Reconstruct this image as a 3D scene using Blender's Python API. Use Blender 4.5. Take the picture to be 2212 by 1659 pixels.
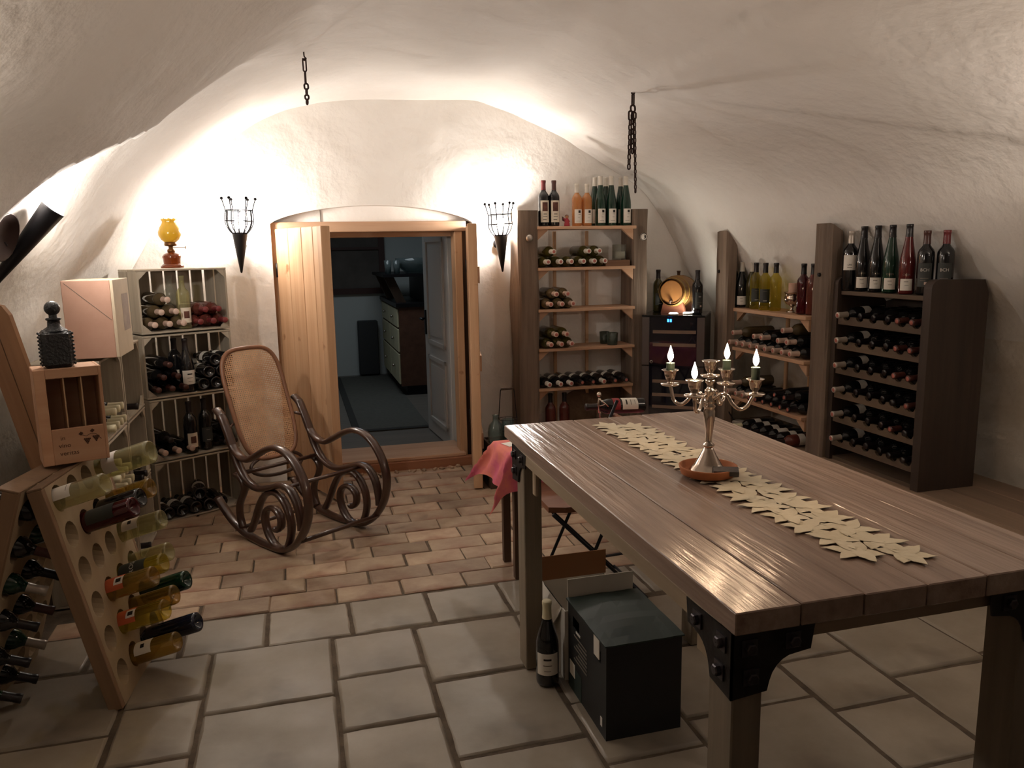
import bpy, math, random
from mathutils import Vector, Matrix, noise
random.seed(7)
PI = math.pi
scene = bpy.context.scene
for o in list(bpy.data.objects):
    bpy.data.objects.remove(o)
COL = scene.collection

# ---------------------------------------------------------------- camera, world, exposure
def v3(*a): return Vector(a)
YAW, PITCH, ROLL, FPX, CAMZ = 0.266166, 0.169845, -0.0175023, 1691.97, 1.5
_f = v3(math.sin(YAW)*math.cos(PITCH), math.cos(YAW)*math.cos(PITCH), -math.sin(PITCH))
_r = v3(math.cos(YAW), -math.sin(YAW), 0)
_u = _r.cross(_f)
_r2 = _r*math.cos(ROLL) + _u*math.sin(ROLL)
_u2 = -_r*math.sin(ROLL) + _u*math.cos(ROLL)
cam = bpy.data.cameras.new('camera')
cam.sensor_fit = 'HORIZONTAL'; cam.sensor_width = 36.0; cam.lens = 36.0*FPX/2212.0
cam.clip_start = 0.05
cam_ob = bpy.data.objects.new('camera', cam); COL.objects.link(cam_ob)
mw = Matrix((_r2, _u2, -_f)).transposed().to_4x4(); mw.translation = v3(0, 0, CAMZ)
cam_ob.matrix_world = mw
scene.camera = cam_ob

world = bpy.data.worlds.new('world'); scene.world = world; world.use_nodes = True
world.node_tree.nodes['Background'].inputs[0].default_value = (0.9, 0.8, 0.7, 1)
world.node_tree.nodes['Background'].inputs[1].default_value = 0.0
scene.view_settings.view_transform = 'Standard'
scene.view_settings.look = 'None'
scene.view_settings.gamma = 1.0
scene.view_settings.use_curve_mapping = False
scene.view_settings.exposure = 0.22
TORCH_POWER = 590.0      # emission strength of the torch bulbs
FLAME_POWER = 200.0
SIDE_FILL = 40.0
TORCH_COL = (1.0, 0.92, 0.84)
SIDE_FILL_COL = (1.0, 0.85, 0.72)
cy = scene.cycles
cy.use_denoising = True
cy.use_adaptive_sampling = True; cy.adaptive_threshold = 0.02
cy.max_bounces = 7; cy.diffuse_bounces = 4; cy.glossy_bounces = 3; cy.transmission_bounces = 3; cy.transparent_max_bounces = 10
cy.caustics_reflective = False; cy.caustics_refractive = False
cy.sample_clamp_indirect = 4.0

def lamp(kind, name, loc, energy, color, size=0.1, rot=None):
    l = bpy.data.lights.new(name, kind); l.energy = energy; l.color = color
    if kind == 'AREA': l.size = size
    else: l.shadow_soft_size = size
    o = bpy.data.objects.new(name, l); o.location = loc
    if rot: o.rotation_euler = rot
    COL.objects.link(o); return o
# unseen cool area light added to brighten the dim room beyond the doorway
lamp('AREA', 'far_room_fill', (0.6, 7.6, 2.3), 8.0, (0.82, 0.93, 1.0), 1.0)
# two unseen fill spots added just outside the frame to brighten vault and walls
for x_, s_, e_ in ((-0.78, 1, .21), (2.85, -1, .82)):      # wide beams aimed up and inwards, no fixture modelled around them
    l_ = lamp('SPOT', 'side_fill_spot', (x_, 1.6, 1.62), SIDE_FILL*e_, SIDE_FILL_COL, 0.04, Vector((s_*.35, .45, .82)).to_track_quat('-Z', 'Y').to_euler())
    l_.data.spot_size = math.radians(150); l_.data.spot_blend = 0.4

# ---------------------------------------------------------------- materials
def lin(c):
    return tuple(((x/12.92) if x <= 0.04045 else ((x+0.055)/1.055)**2.4) for x in c)
def hexc(h):
    return lin(tuple(int(h[i:i+2], 16)/255 for i in (0, 2, 4)))
MATS = {}
def mat(name, c1, c2=None, rough=0.6, metal=0.0, scale=6.0, stretch=(1, 1, 1), bump=0.0, bscale=None, bdist=0.01, rnd=0.0, spec=0.5,
        emit=0.0, coat=0.0, detail=6.0, lo=0.3, hi=0.7, coord='Object', rvar=0.0, spot=None, aniso_bump=None):
    """principled material: noise between two colours, optional bump, optional per-object brightness"""
    if name in MATS: return MATS[name]
    m = bpy.data.materials.new(name); m.use_nodes = True
    nt = m.node_tree; N = nt.nodes; L = nt.links
    b = N['Principled BSDF']
    c1 = hexc(c1) if isinstance(c1, str) else c1
    b.inputs['Base Color'].default_value = (*c1, 1)
    b.inputs['Roughness'].default_value = rough
    b.inputs['Metallic'].default_value = metal
    b.inputs['Specular IOR Level'].default_value = spec
    b.inputs['Coat Weight'].default_value = coat
    col_out = None
    tc = mp = None
    def vec():
        nonlocal tc, mp
        if mp is None:
            tc = N.new('ShaderNodeTexCoord'); mp = N.new('ShaderNodeMapping')
            mp.inputs['Scale'].default_value = stretch
            L.new(tc.outputs[coord], mp.inputs['Vector'])
            if rnd or c2 is not None:
                oi = N.new('ShaderNodeObjectInfo'); mul = N.new('ShaderNodeMath'); mul.operation = 'MULTIPLY'; mul.inputs[1].default_value = 37.0
                cmb = N.new('ShaderNodeCombineXYZ')
                L.new(oi.outputs['Random'], mul.inputs[0]); L.new(mul.outputs[0], cmb.inputs[0]); L.new(mul.outputs[0], cmb.inputs[1])
                L.new(cmb.outputs[0], mp.inputs['Location'])
        return mp.outputs[0]
    if c2 is not None:
        c2 = hexc(c2) if isinstance(c2, str) else c2
        n = N.new('ShaderNodeTexNoise'); n.inputs['Scale'].default_value = scale; n.inputs['Detail'].default_value = detail
        n.inputs['Roughness'].default_value = 0.62
        L.new(vec(), n.inputs['Vector'])
        r = N.new('ShaderNodeValToRGB')
        r.color_ramp.elements[0].position = lo; r.color_ramp.elements[0].color = (*c1, 1)
        r.color_ramp.elements[1].position = hi; r.color_ramp.elements[1].color = (*c2, 1)
        L.new(n.outputs['Fac'], r.inputs[0]); col_out = r.outputs[0]
        if spot:
            sc_, cs, p0, p1 = spot
            n2 = N.new('ShaderNodeTexNoise'); n2.inputs['Scale'].default_value = sc_; n2.inputs['Detail'].default_value = 4
            L.new(tc.outputs[coord], n2.inputs['Vector'])
            r2 = N.new('ShaderNodeValToRGB'); r2.color_ramp.elements[0].position = p0; r2.color_ramp.elements[0].color = (0, 0, 0, 1)
            r2.color_ramp.elements[1].position = p1; r2.color_ramp.elements[1].color = (1, 1, 1, 1)
            L.new(n2.outputs['Fac'], r2.inputs[0])
            mx = N.new('ShaderNodeMixRGB'); L.new(r2.outputs[0], mx.inputs[0]); L.new(col_out, mx.inputs[1])
            mx.inputs[2].default_value = (*hexc(cs), 1); col_out = mx.outputs[0]
    if rnd:
        oi = N.new('ShaderNodeObjectInfo')
        hs = N.new('ShaderNodeHueSaturation')
        mr = N.new('ShaderNodeMapRange'); mr.inputs[3].default_value = 1-rnd; mr.inputs[4].default_value = 1+rnd
        L.new(oi.outputs['Random'], mr.inputs[0]); L.new(mr.outputs[0], hs.inputs['Value'])
        if col_out: L.new(col_out, hs.inputs['Color'])
        else: hs.inputs['Color'].default_value = (*c1, 1)
        col_out = hs.outputs[0]
    if col_out: L.new(col_out, b.inputs['Base Color'])
    if bump:
        n3 = N.new('ShaderNodeTexNoise'); n3.inputs['Scale'].default_value = bscale or scale*3; n3.inputs['Detail'].default_value = 5
        L.new(vec(), n3.inputs['Vector'])
        bp = N.new('ShaderNodeBump'); bp.inputs['Strength'].default_value = bump; bp.inputs['Distance'].default_value = bdist
        L.new(n3.outputs['Fac'], bp.inputs['Height']); L.new(bp.outputs[0], b.inputs['Normal'])
    if rvar:
        n4 = N.new('ShaderNodeTexNoise'); n4.inputs['Scale'].default_value = scale*0.7; L.new(vec(), n4.inputs['Vector'])
        mr2 = N.new('ShaderNodeMapRange'); mr2.inputs[1].default_value = 0.3; mr2.inputs[2].default_value = 0.7
        mr2.inputs[3].default_value = max(0.02, rough-rvar); mr2.inputs[4].default_value = rough+rvar
        L.new(n4.outputs['Fac'], mr2.inputs[0]); L.new(mr2.outputs[0], b.inputs['Roughness'])
    if emit:
        b.inputs['Emission Color'].default_value = (*c1, 1); b.inputs['Emission Strength'].default_value = emit
    MATS[name] = m
    return m
def wood(name, c1, c2, axis='z', rough=0.65, scale=9.0, bump=0.35, rnd=0.12, bdist=0.004, spot=None, coat=0.0, spec=0.4):
    st = {'x': (0.08, 1.6, 1.6), 'y': (1.6, 0.08, 1.6), 'z': (1.6, 1.6, 0.08)}[axis]
    return mat(name, c1, c2, rough=rough, scale=scale, stretch=st, bump=bump, bscale=scale*3.2, bdist=bdist, rnd=rnd, spec=spec, lo=0.28, hi=0.72, spot=spot, coat=coat)
def glass(name, tint, opac=0.3, body=None, rough=0.04):
    """bottle glass: tinted see-through body (filled) under a fresnel gloss"""
    if name in MATS: return MATS[name]
    m = bpy.data.materials.new(name); m.use_nodes = True
    nt = m.node_tree; N = nt.nodes; L = nt.links
    out = N['Material Output']; N.remove(N['Principled BSDF'])
    tr = N.new('ShaderNodeBsdfTransparent'); tr.inputs[0].default_value = (*hexc(tint), 1)
    df = N.new('ShaderNodeBsdfDiffuse'); df.inputs[0].default_value = (*hexc(body or tint), 1)
    gl = N.new('ShaderNodeBsdfGlossy'); gl.inputs['Roughness'].default_value = rough; gl.inputs[0].default_value = (1, 1, 1, 1)
    m1 = N.new('ShaderNodeMixShader'); m1.inputs[0].default_value = opac
    L.new(tr.outputs[0], m1.inputs[1]); L.new(df.outputs[0], m1.inputs[2])
    fr = N.new('ShaderNodeLayerWeight'); fr.inputs[0].default_value = 0.5
    pw = N.new('ShaderNodeMath'); pw.operation = 'POWER'; pw.inputs[1].default_value = 3.5; L.new(fr.outputs['Facing'], pw.inputs[0])
    ma = N.new('ShaderNodeMath'); ma.operation = 'MULTIPLY_ADD'; ma.inputs[1].default_value = 0.65; ma.inputs[2].default_value = 0.045; L.new(pw.outputs[0], ma.inputs[0])
    m2 = N.new('ShaderNodeMixShader'); L.new(ma.outputs[0], m2.inputs[0]); L.new(m1.outputs[0], m2.inputs[1]); L.new(gl.outputs[0], m2.inputs[2])
    L.new(m2.outputs[0], out.inputs[0])
    MATS[name] = m; return m
def emitter(name, color, strength):
    if name in MATS: return MATS[name]
    m = bpy.data.materials.new(name); m.use_nodes = True
    b = m.node_tree.nodes['Principled BSDF']
    b.inputs['Base Color'].default_value = (*color, 1)
    b.inputs['Emission Color'].default_value = (*color, 1); b.inputs['Emission Strength'].default_value = strength
    MATS[name] = m; return m

PLASTER = mat('plaster', 'f0ebe4', 'f8f4ef', rough=0.9, scale=2.2, bump=0.4, bscale=16, bdist=0.02, spec=0.1, lo=0.25, hi=0.75)
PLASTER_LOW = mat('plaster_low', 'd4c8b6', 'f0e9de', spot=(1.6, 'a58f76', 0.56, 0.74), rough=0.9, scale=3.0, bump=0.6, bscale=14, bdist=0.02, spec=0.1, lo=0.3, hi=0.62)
GROUT = mat('grout', '4a4037', '665a4c', rough=0.95, scale=20, bump=0.3, spec=0.1)
BRICK = mat('brick_clay', '8f7460', 'b29c82', rough=0.62, scale=6, bump=0.5, bscale=22, bdist=0.006, rnd=0.28, spot=(2.2, '855a48', 0.54, 0.66), spec=0.35)
STONE = mat('stone', '817667', '988d7e', rough=0.5, scale=3.5, bump=0.28, bscale=12, bdist=0.006, rnd=0.1, spec=0.45, rvar=0.14, spot=(2.2, '6c6257', 0.58, 0.72))
PINE = wood('pine', 'b58b66', 'd0aa86', 'z', spot=(9.0, '966a46', 0.66, 0.74))
PINE_Y = wood('pine_y', 'ba9172', 'd0ac8e', 'y')
PINE_X = wood('pine_x', 'ba9172', 'd0ac8e', 'x')
OLD_Z = wood('old_beam', '55473c', '8b7868', 'z', rough=0.8, bump=0.7, bdist=0.01)
DARKW = wood('dark_wood', '3a2a20', '57402f', 'z', rough=0.6, bump=0.4)
DARKW_Y = wood('dark_wood_y', '5a4636', '7b6450', 'y', rough=0.7, bump=0.4)
CRATE_Z = wood('crate_wash_z', '8f8576', 'b7ad9b', 'z', rough=0.85, bump=0.5)
CRATE_X = wood('crate_wash_x', '9c9282', 'c2b8a6', 'x', rough=0.85, bump=0.5)
CRATE_Y = wood('crate_wash_y', '8f8576', 'b7ad9b', 'y', rough=0.85, bump=0.5)
TABLE_W = mat('table_wood', '735c4e', 'b7a192', rough=0.19, scale=7, stretch=(2.2, 0.12, 2.0), bump=0.55, bscale=30, bdist=0.005, rnd=0.06, spec=0.5, lo=0.25, hi=0.75, spot=(2.0, '8f786a', 0.5, 0.75), rvar=0.08)
LEGW = wood('table_leg_wood', '665a4a', '897c6a', 'z', rough=0.7, bump=0.5)
APRON_Y = wood('apron_wood_y', '8c7a63', 'a3917a', 'y', rough=0.7)
APRON_X = wood('apron_wood_x', '7a6550', '95806a', 'x', rough=0.7)
IRON = mat('iron', '221f1e', '3a3634', rough=0.5, metal=0.8, scale=12, bump=0.3, bdist=0.004)
BLACKM = mat('black_metal', '17161a', rough=0.45, metal=0.5)
CAGE_DARK = mat('darkened_cage_iron', (.0012, .0009, .0008), rough=0.9, spec=0.05)  # iron darkened further so the cage wires stay dark against the bulb's glare
RUST = mat('rusty_iron', '2a1a16', '3d2620', rough=0.7, metal=0.5, scale=30)
STEEL = mat('bare_steel', 'b8b0a8', rough=0.35, metal=1.0)
SILVER = mat('silver', 'd2c4b8', rough=0.14, metal=1.0)
TERRA = mat('terracotta', 'a8633c', 'bd7a50', rough=0.8, scale=14, bump=0.2)
BENT = mat('bent_beech', '33211a', '4b3226', rough=0.28, scale=8, spec=0.5, coat=0.3)
GDARK = mat('glass_dark', (0.008, 0.008, 0.009), rough=0.07, spec=0.6)
GNAVY = mat('glass_navy', (0.008, 0.012, 0.03), rough=0.06, spec=0.6)
GGREEN = mat('glass_green', (0.006, 0.03, 0.017), rough=0.09, spec=0.6)
GBROWN = mat('glass_brown', (0.085, 0.060, 0.030), rough=0.08, spec=0.6)
GOLIVE = glass('glass_olive', '968c48', 0.45, '55502a')
GYELLOW = glass('glass_yellow', 'efe68c', 0.16, 'b8a83c')
GPALE = glass('glass_pale', 'eceac8', 0.25, 'c4c098')
GAMBER = glass('glass_amber', 'dcc27c', 0.3, 'a88a40')
GORANGE = glass('glass_orange', 'f2c494', 0.5, 'c88a52')
GROSE = glass('glass_rose', 'a8604f', 0.6, '713a32')
GWINE = glass('glass_red', '701820', 0.75, '4a0c16')
GCLEAR = glass('glass_clear', 'f2f4f0', 0.06, 'd0d4d0')
GSHADE = glass('lamp_glass_yellow', 'ecc84a', 0.7, 'dcb83c', rough=0.15)
GAMBB = glass('lamp_glass_amber', 'a8602c', 0.6, '84421c', rough=0.1)
CWHITE = mat('capsule_white', 'd9d2c6', rough=0.4)
CPINK = mat('capsule_pale_pink', 'cdb3a4', rough=0.4)
CRED = mat('capsule_red', '6e2a2c', rough=0.35)
CDARK = mat('capsule_dark', '1b1517', rough=0.35)
CBROWN = mat('capsule_brown', '4a2a24', rough=0.35)
CCREAM = mat('capsule_cream', 'd8cfae', rough=0.5)
CFOIL = mat('capsule_foil', 'b9aea2', rough=0.35, metal=0.3)
CAPRING = mat('capsule_end', 'a85f52', rough=0.6)
PAPER = mat('label_paper', 'ded3c0', rough=0.7)
PAPERW = mat('label_white', 'e8e2d8', rough=0.7)
PAPERD = mat('label_dark', '2f3230', rough=0.6)
PAPERO = mat('label_orange', 'c8603c', rough=0.7)
PAPERR = mat('label_red', '8c1f24', rough=0.6)
INK = mat('ink', '241d1a', rough=0.8)
INKW = mat('ink_white', 'd8d4cc', rough=0.8)
INKG = mat('ink_grey', '6e665c', rough=0.8)
INKPORT = mat('ink_portrait', '40221c', '6a4030', rough=0.8, scale=40)

# ---------------------------------------------------------------- mesh builder
class MB:
    def __init__(s): s.v = []; s.f = []; s.sm = []
    def add(s, vs, fs, smooth=False, M=None):
        k = len(s.v)
        if M is not None: vs = [M @ Vector(p) for p in vs]
        s.v += [tuple(p) for p in vs]
        s.f += [tuple(i+k for i in f) for f in fs]; s.sm += [smooth]*len(fs)
        return s
    def box(s, x0, x1, y0, y1, z0, z1, M=None, bev=0.0):
        if bev <= 0:
            vs = [(x0, y0, z0), (x1, y0, z0), (x1, y1, z0), (x0, y1, z0), (x0, y0, z1), (x1, y0, z1), (x1, y1, z1), (x0, y1, z1)]
            return s.add(vs, [(0, 3, 2, 1), (4, 5, 6, 7), (0, 1, 5, 4), (1, 2, 6, 5), (2, 3, 7, 6), (3, 0, 4, 7)], False, M)
        b = min(bev, (x1-x0)*.45, (y1-y0)*.45, (z1-z0)*.45)
        vs = []
        ids = {}
        for ix, X in ((0, (x0, x0+b)), (1, (x1, x1-b))):
            for iy, Y in ((0, (y0, y0+b)), (1, (y1, y1-b))):
                for iz, Z in ((0, (z0, z0+b)), (1, (z1, z1-b))):
                    ids[ix, iy, iz] = len(vs)
                    vs += [(X[0], Y[1], Z[1]), (X[1], Y[0], Z[1]), (X[1], Y[1], Z[0])]
        fs = []
        def q(*k): fs.append(k)
        I = lambda a, b_, c, k: ids[a, b_, c]+k
        q(I(0,0,0,0), I(0,0,1,0), I(0,1,1,0), I(0,1,0,0)); q(I(1,0,0,0), I(1,1,0,0), I(1,1,1,0), I(1,0,1,0))
        q(I(0,0,0,1), I(1,0,0,1), I(1,0,1,1), I(0,0,1,1)); q(I(0,1,0,1), I(0,1,1,1), I(1,1,1,1), I(1,1,0,1))
        q(I(0,0,0,2), I(0,1,0,2), I(1,1,0,2), I(1,0,0,2)); q(I(0,0,1,2), I(1,0,1,2), I(1,1,1,2), I(0,1,1,2))
        for a in (0, 1):
            for c in (0, 1):
                q(I(a,0,c,0), I(a,0,c,2), I(a,1,c,2), I(a,1,c,0)); q(I(0,a,c,1), I(1,a,c,1), I(1,a,c,2), I(0,a,c,2))
                q(I(a,c,0,0), I(a,c,1,0), I(a,c,1,1), I(a,c,0,1))
        for k in ids.values(): q(k, k+1, k+2)
        return s.add(vs, fs, False, M)
    def prism(s, poly, y0, y1, M=None, plane='xz', smooth=False):
        n = len(poly)
        def P(a, b, t): return {'xz': (a, t, b), 'xy': (a, b, t), 'yz': (t, a, b)}[plane]
        vs = [P(a, b, y0) for a, b in poly] + [P(a, b, y1) for a, b in poly]
        fs = [tuple(range(n)), tuple(reversed(range(n, 2*n)))] + [(i, i+n, (i+1) % n+n, (i+1) % n) for i in range(n)]
        return s.add(vs, fs, smooth, M)
    def lathe(s, prof, n=16, M=None, smooth=True, a0=0.0, a1=2*PI):
        full = abs(a1-a0-2*PI) < 1e-6
        m = n if full else n+1
        vs = []
        for r, z in prof:
            for i in range(m):
                a = a0+(a1-a0)*i/n; vs.append((r*math.cos(a), r*math.sin(a), z))
        fs = []
        for j in range(len(prof)-1):
            for i in range(n):
                i2 = (i+1) % m
                fs.append((j*m+i, j*m+i2, (j+1)*m+i2, (j+1)*m+i))
        return s.add(vs, fs, smooth, M)
    def tube(s, pts, r, n=8, M=None, closed=False, cap=True, flat=None, smooth=True):
        """sweep a circle (or an ellipse: flat=(a,b,side vector)) along points"""
        pts = [Vector(p) for p in pts]; N = len(pts)
        rr = r if isinstance(r, (list, tuple)) else [r]*N
        vs = []; up = None
        for i, p in enumerate(pts):
            a = pts[(i-1) % N] if (closed or i > 0) else pts[0]
            b = pts[(i+1) % N] if (closed or i < N-1) else pts[-1]
            t = (b-a)
            if t.length < 1e-9: t = Vector((0, 0, 1))
            t.normalize()
            if flat: x = Vector(flat[2]).normalized()
            else:
                if up is None:
                    up = Vector((0, 0, 1)) if abs(t.z) < 0.9 else Vector((1, 0, 0))
                x = up.cross(t)
                if x.length < 1e-6: x = Vector((1, 0, 0)).cross(t)
                x.normalize()
            y = t.cross(x).normalized()
            if not flat: up = t.cross(x) * 1.0; up = y if True else up
            fa, fb = (flat[0], flat[1]) if flat else (1, 1)
            if not flat:
                pass
            for k in range(n):
                ang = 2*PI*k/n
                vs.append(p + x*math.cos(ang)*rr[i]*fa + y*math.sin(ang)*rr[i]*fb)
        fs = []
        M_ = N if closed else N-1
        for i in range(M_):
            j = (i+1) % N
            for k in range(n):
                k2 = (k+1) % n
                fs.append((i*n+k, i*n+k2, j*n+k2, j*n+k))
        if cap and not closed:
            fs.append(tuple(reversed(range(n)))); fs.append(tuple((N-1)*n+k for k in range(n)))
        return s.add(vs, fs, smooth, M)
    def sphere(s, c, r, n=12, m=8, sc=(1, 1, 1), M=None):
        prof = [(max(1e-5, r*math.sin(PI*j/m)), -r*math.cos(PI*j/m)) for j in range(m+1)]
        T = Matrix.Translation(c) @ Matrix.Diagonal((*sc, 1))
        return s.lathe(prof, n, (M @ T) if M is not None else T)
    def mesh(s, name, material=None):
        me = bpy.data.meshes.new(name); me.from_pydata(s.v, [], s.f)
        me.polygons.foreach_set('use_smooth', s.sm)
        if material: me.materials.append(material)
        me.update(); return me
def spline(pts, n=6, closed=False):
    """Catmull-Rom through points"""
    P = [Vector(p) for p in pts]; N = len(P); out = []
    for i in range(N if closed else N-1):
        if closed: a, b, c, d = P[(i-1) % N], P[i], P[(i+1) % N], P[(i+2) % N]
        else: a, b, c, d = P[max(i-1, 0)], P[i], P[i+1], P[min(i+2, N-1)]
        for k in range(n):
            t = k/n
            out.append(0.5*((2*b)+(-a+c)*t+(2*a-5*b+4*c-d)*t*t+(-a+3*b-3*c+d)*t**3))
    if not closed: out.append(P[-1])
    return out

# ---------------------------------------------------------------- objects
def tag(o, label=None, cat=None, group=None, kind=None):
    if label: o['label'] = label
    if cat: o['category'] = cat
    if group: o['group'] = group
    if kind: o['kind'] = kind
    return o
def link(name, me, parent=None, loc=None, rotz=0.0, M=None):
    o = bpy.data.objects.new(name, me); COL.objects.link(o)
    if parent is not None: o.parent = parent
    if M is not None: o.matrix_local = M
    else:
        if loc is not None: o.location = loc
        if rotz: o.rotation_euler = (0, 0, rotz)
    return o
def obj(name, mb, material, parent=None, loc=None, rotz=0.0, M=None, label=None, kind=None):
    o = link(name, mb.mesh(name, material), parent, loc, rotz, M)
    if label: o['label'] = label
    if kind: o['kind'] = kind
    return o
def thing(name, label, cat, loc=(0, 0, 0), rotz=0.0, group=None, M=None):
    o = link(name, None, None, loc, rotz, M)
    o.empty_display_size = 0.05
    return tag(o, label, cat, group)
def struct(name, mb, material): return tag(obj(name, mb, material), kind='structure')
def basis(origin, zdir, ydir=None):
    z = Vector(zdir).normalized()
    y = Vector(ydir) if ydir is not None else (Vector((0, 1, 0)) if abs(z.y) < 0.9 else Vector((0, 0, 1)))
    y = (y - z*y.dot(z)).normalized(); x = y.cross(z)
    m = Matrix((x, y, z)).transposed().to_4x4(); m.translation = Vector(origin); return m
def text_mesh(body, size, material, name='lettering', bend=None, extrude=0.0, align='CENTER'):
    cu = bpy.data.curves.new(name, 'FONT'); cu.body = body; cu.size = size; cu.align_x = align; cu.align_y = 'CENTER'; cu.extrude = extrude
    cu.resolution_u = 2
    t = bpy.data.objects.new(name, cu); COL.objects.link(t)
    dg = bpy.context.evaluated_depsgraph_get()
    me = bpy.data.meshes.new_from_object(t.evaluated_get(dg)); me.name = name
    bpy.data.objects.remove(t); bpy.data.curves.remove(cu)
    if bend:
        for v in me.vertices:
            a = v.co.x/bend; z = v.co.y
            v.co = (bend*math.sin(a), -bend*math.cos(a), z)
    me.materials.clear(); me.materials.append(material); return me
ORD = ['first', 'second', 'third', 'fourth', 'fifth', 'sixth', 'seventh', 'eighth', 'ninth', 'tenth', 'eleventh', 'twelfth', 'thirteenth', 'fourteenth', 'fifteenth', 'sixteenth']

# ---------------------------------------------------------------- bottles
PROF = {
 'bordeaux': [(0.0005, .024), (.012, .020), (.024, .008), (.030, .001), (.0355, .004), (.037, .012), (.0375, .185), (.0362, .200), (.031, .213), (.022, .224), (.0165, .233), (.0148, .243), (.0140, .285), (.0158, .287), (.0158, .294), (.0146, .300), (.0005, .300)],
 'burgundy': [(0.0005, .024), (.012, .020), (.026, .008), (.033, .001), (.039, .004), (.0405, .012), (.0408, .140), (.0395, .158), (.034, .182), (.025, .210), (.0185, .232), (.0155, .250), (.0142, .288), (.0158, .290), (.0158, .298), (.0146, .303), (.0005, .303)],
 'riesling': [(0.0005, .020), (.012, .017), (.024, .007), (.031, .001), (.0365, .004), (.038, .012), (.0382, .150), (.0365, .172), (.031, .205), (.024, .242), (.0185, .276), (.0158, .300), (.0148, .332), (.0160, .334), (.0160, .341), (.0148, .346), (.0005, .346)],
}
TOPZ = {'bordeaux': .300, 'burgundy': .303, 'riesling': .346}
MESH = {}
def rad_at(kind, z):
    p = PROF[kind]
    for (r0, z0), (r1, z1) in zip(p[4:], p[5:]):
        if z0 <= z <= z1: return r0+(r1-r0)*(z-z0)/max(1e-9, z1-z0)
    return .015
def sleeve(kind, z0, z1, half, off, n=8):
    """curved paper patch facing local -Y"""
    mb = MB(); m = 3
    prof = [(rad_at(kind, z0+(z1-z0)*j/m)+off, z0+(z1-z0)*j/m) for j in range(m+1)]
    return mb.lathe(prof, n, None, True, -PI/2-half, -PI/2+half)
def patch(kind, z0, z1, x0, x1, off):
    r = rad_at(kind, (z0+z1)/2)+off
    mb = MB()
    return mb.lathe([(r, z0), (r, z1)], 4, None, True, -PI/2+x0/r, -PI/2+x1/r)
def bmesh_of(key, fn):
    if key not in MESH: MESH[key] = fn()
    return MESH[key]
LABELS = {
 # name: (paper, z0, z1, half angle, marks [(material, z0, z1, x0, x1)])
 'plain': (PAPER, .05, .13, 1.0, [(INKG, .10, .106, -.012, .012), (INKG, .085, .088, -.015, .015), (INKG, .07, .072, -.01, .01)]),
 'white': (PAPERW, .045, .125, 1.0, [(INK, .100, .107, -.014, .014), (INKG, .08, .083, -.016, .016), (INKG, .06, .062, -.012, .012)]),
 'portrait': (PAPER, .028, .170, .85, [(INKPORT, .100, .158, -.019, .019), (INKG, .078, .084, -.012, .012), (INKG, .064, .067, -.015, .015), (INK, .042, .046, -.016, .010)]),
 'logo': (PAPERW, .022, .120, .80, [(INK, .094, .112, -.002, .016), (INKG, .082, .085, -.002, .016), (INKG, .062, .064, -.006, .010), (INKG, .036, .038, -.018, .014)]),
 'square': (PAPERW, .020, .078, .75, [(INKG, .062, .065, -.010, .010), (INKG, .044, .046, -.006, .012)]),
 'high': (PAPERW, .105, .180, .9, [(INKG, .118, .120, -.012, .012)]),
 'dark': (PAPERD, .040, .150, .85, [(INKG, .078, .081, -.018, .018), (INKG, .068, .070, -.018, .006), (CPINK, .050, .062, .000, .014)]),
 'neckdark': (PAPERD, .050, .135, .95, [(INKW, .06, .063, -.012, .012), (INKG, .12, .123, -.012, .012)]),
 'orange': (PAPERO, .10, .175, .9, [(PAPERW, .10, .135, -.016, .016), (INK, .108, .128, -.008, .008)]),
 'small': (PAPERW, .085, .150, .8, [(INK, .110, .125, -.008, .008)]),
 'gold': (PAPER, .035, .120, .85, [(INKPORT, .06, .10, -.016, .016)]),
 'blackrose': (PAPERD, .060, .165, 1.1, []),
 'band': (PAPERW, .105, .150, 1.5, [(INKG, .125, .130, -.012, .012)]),
}
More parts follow.
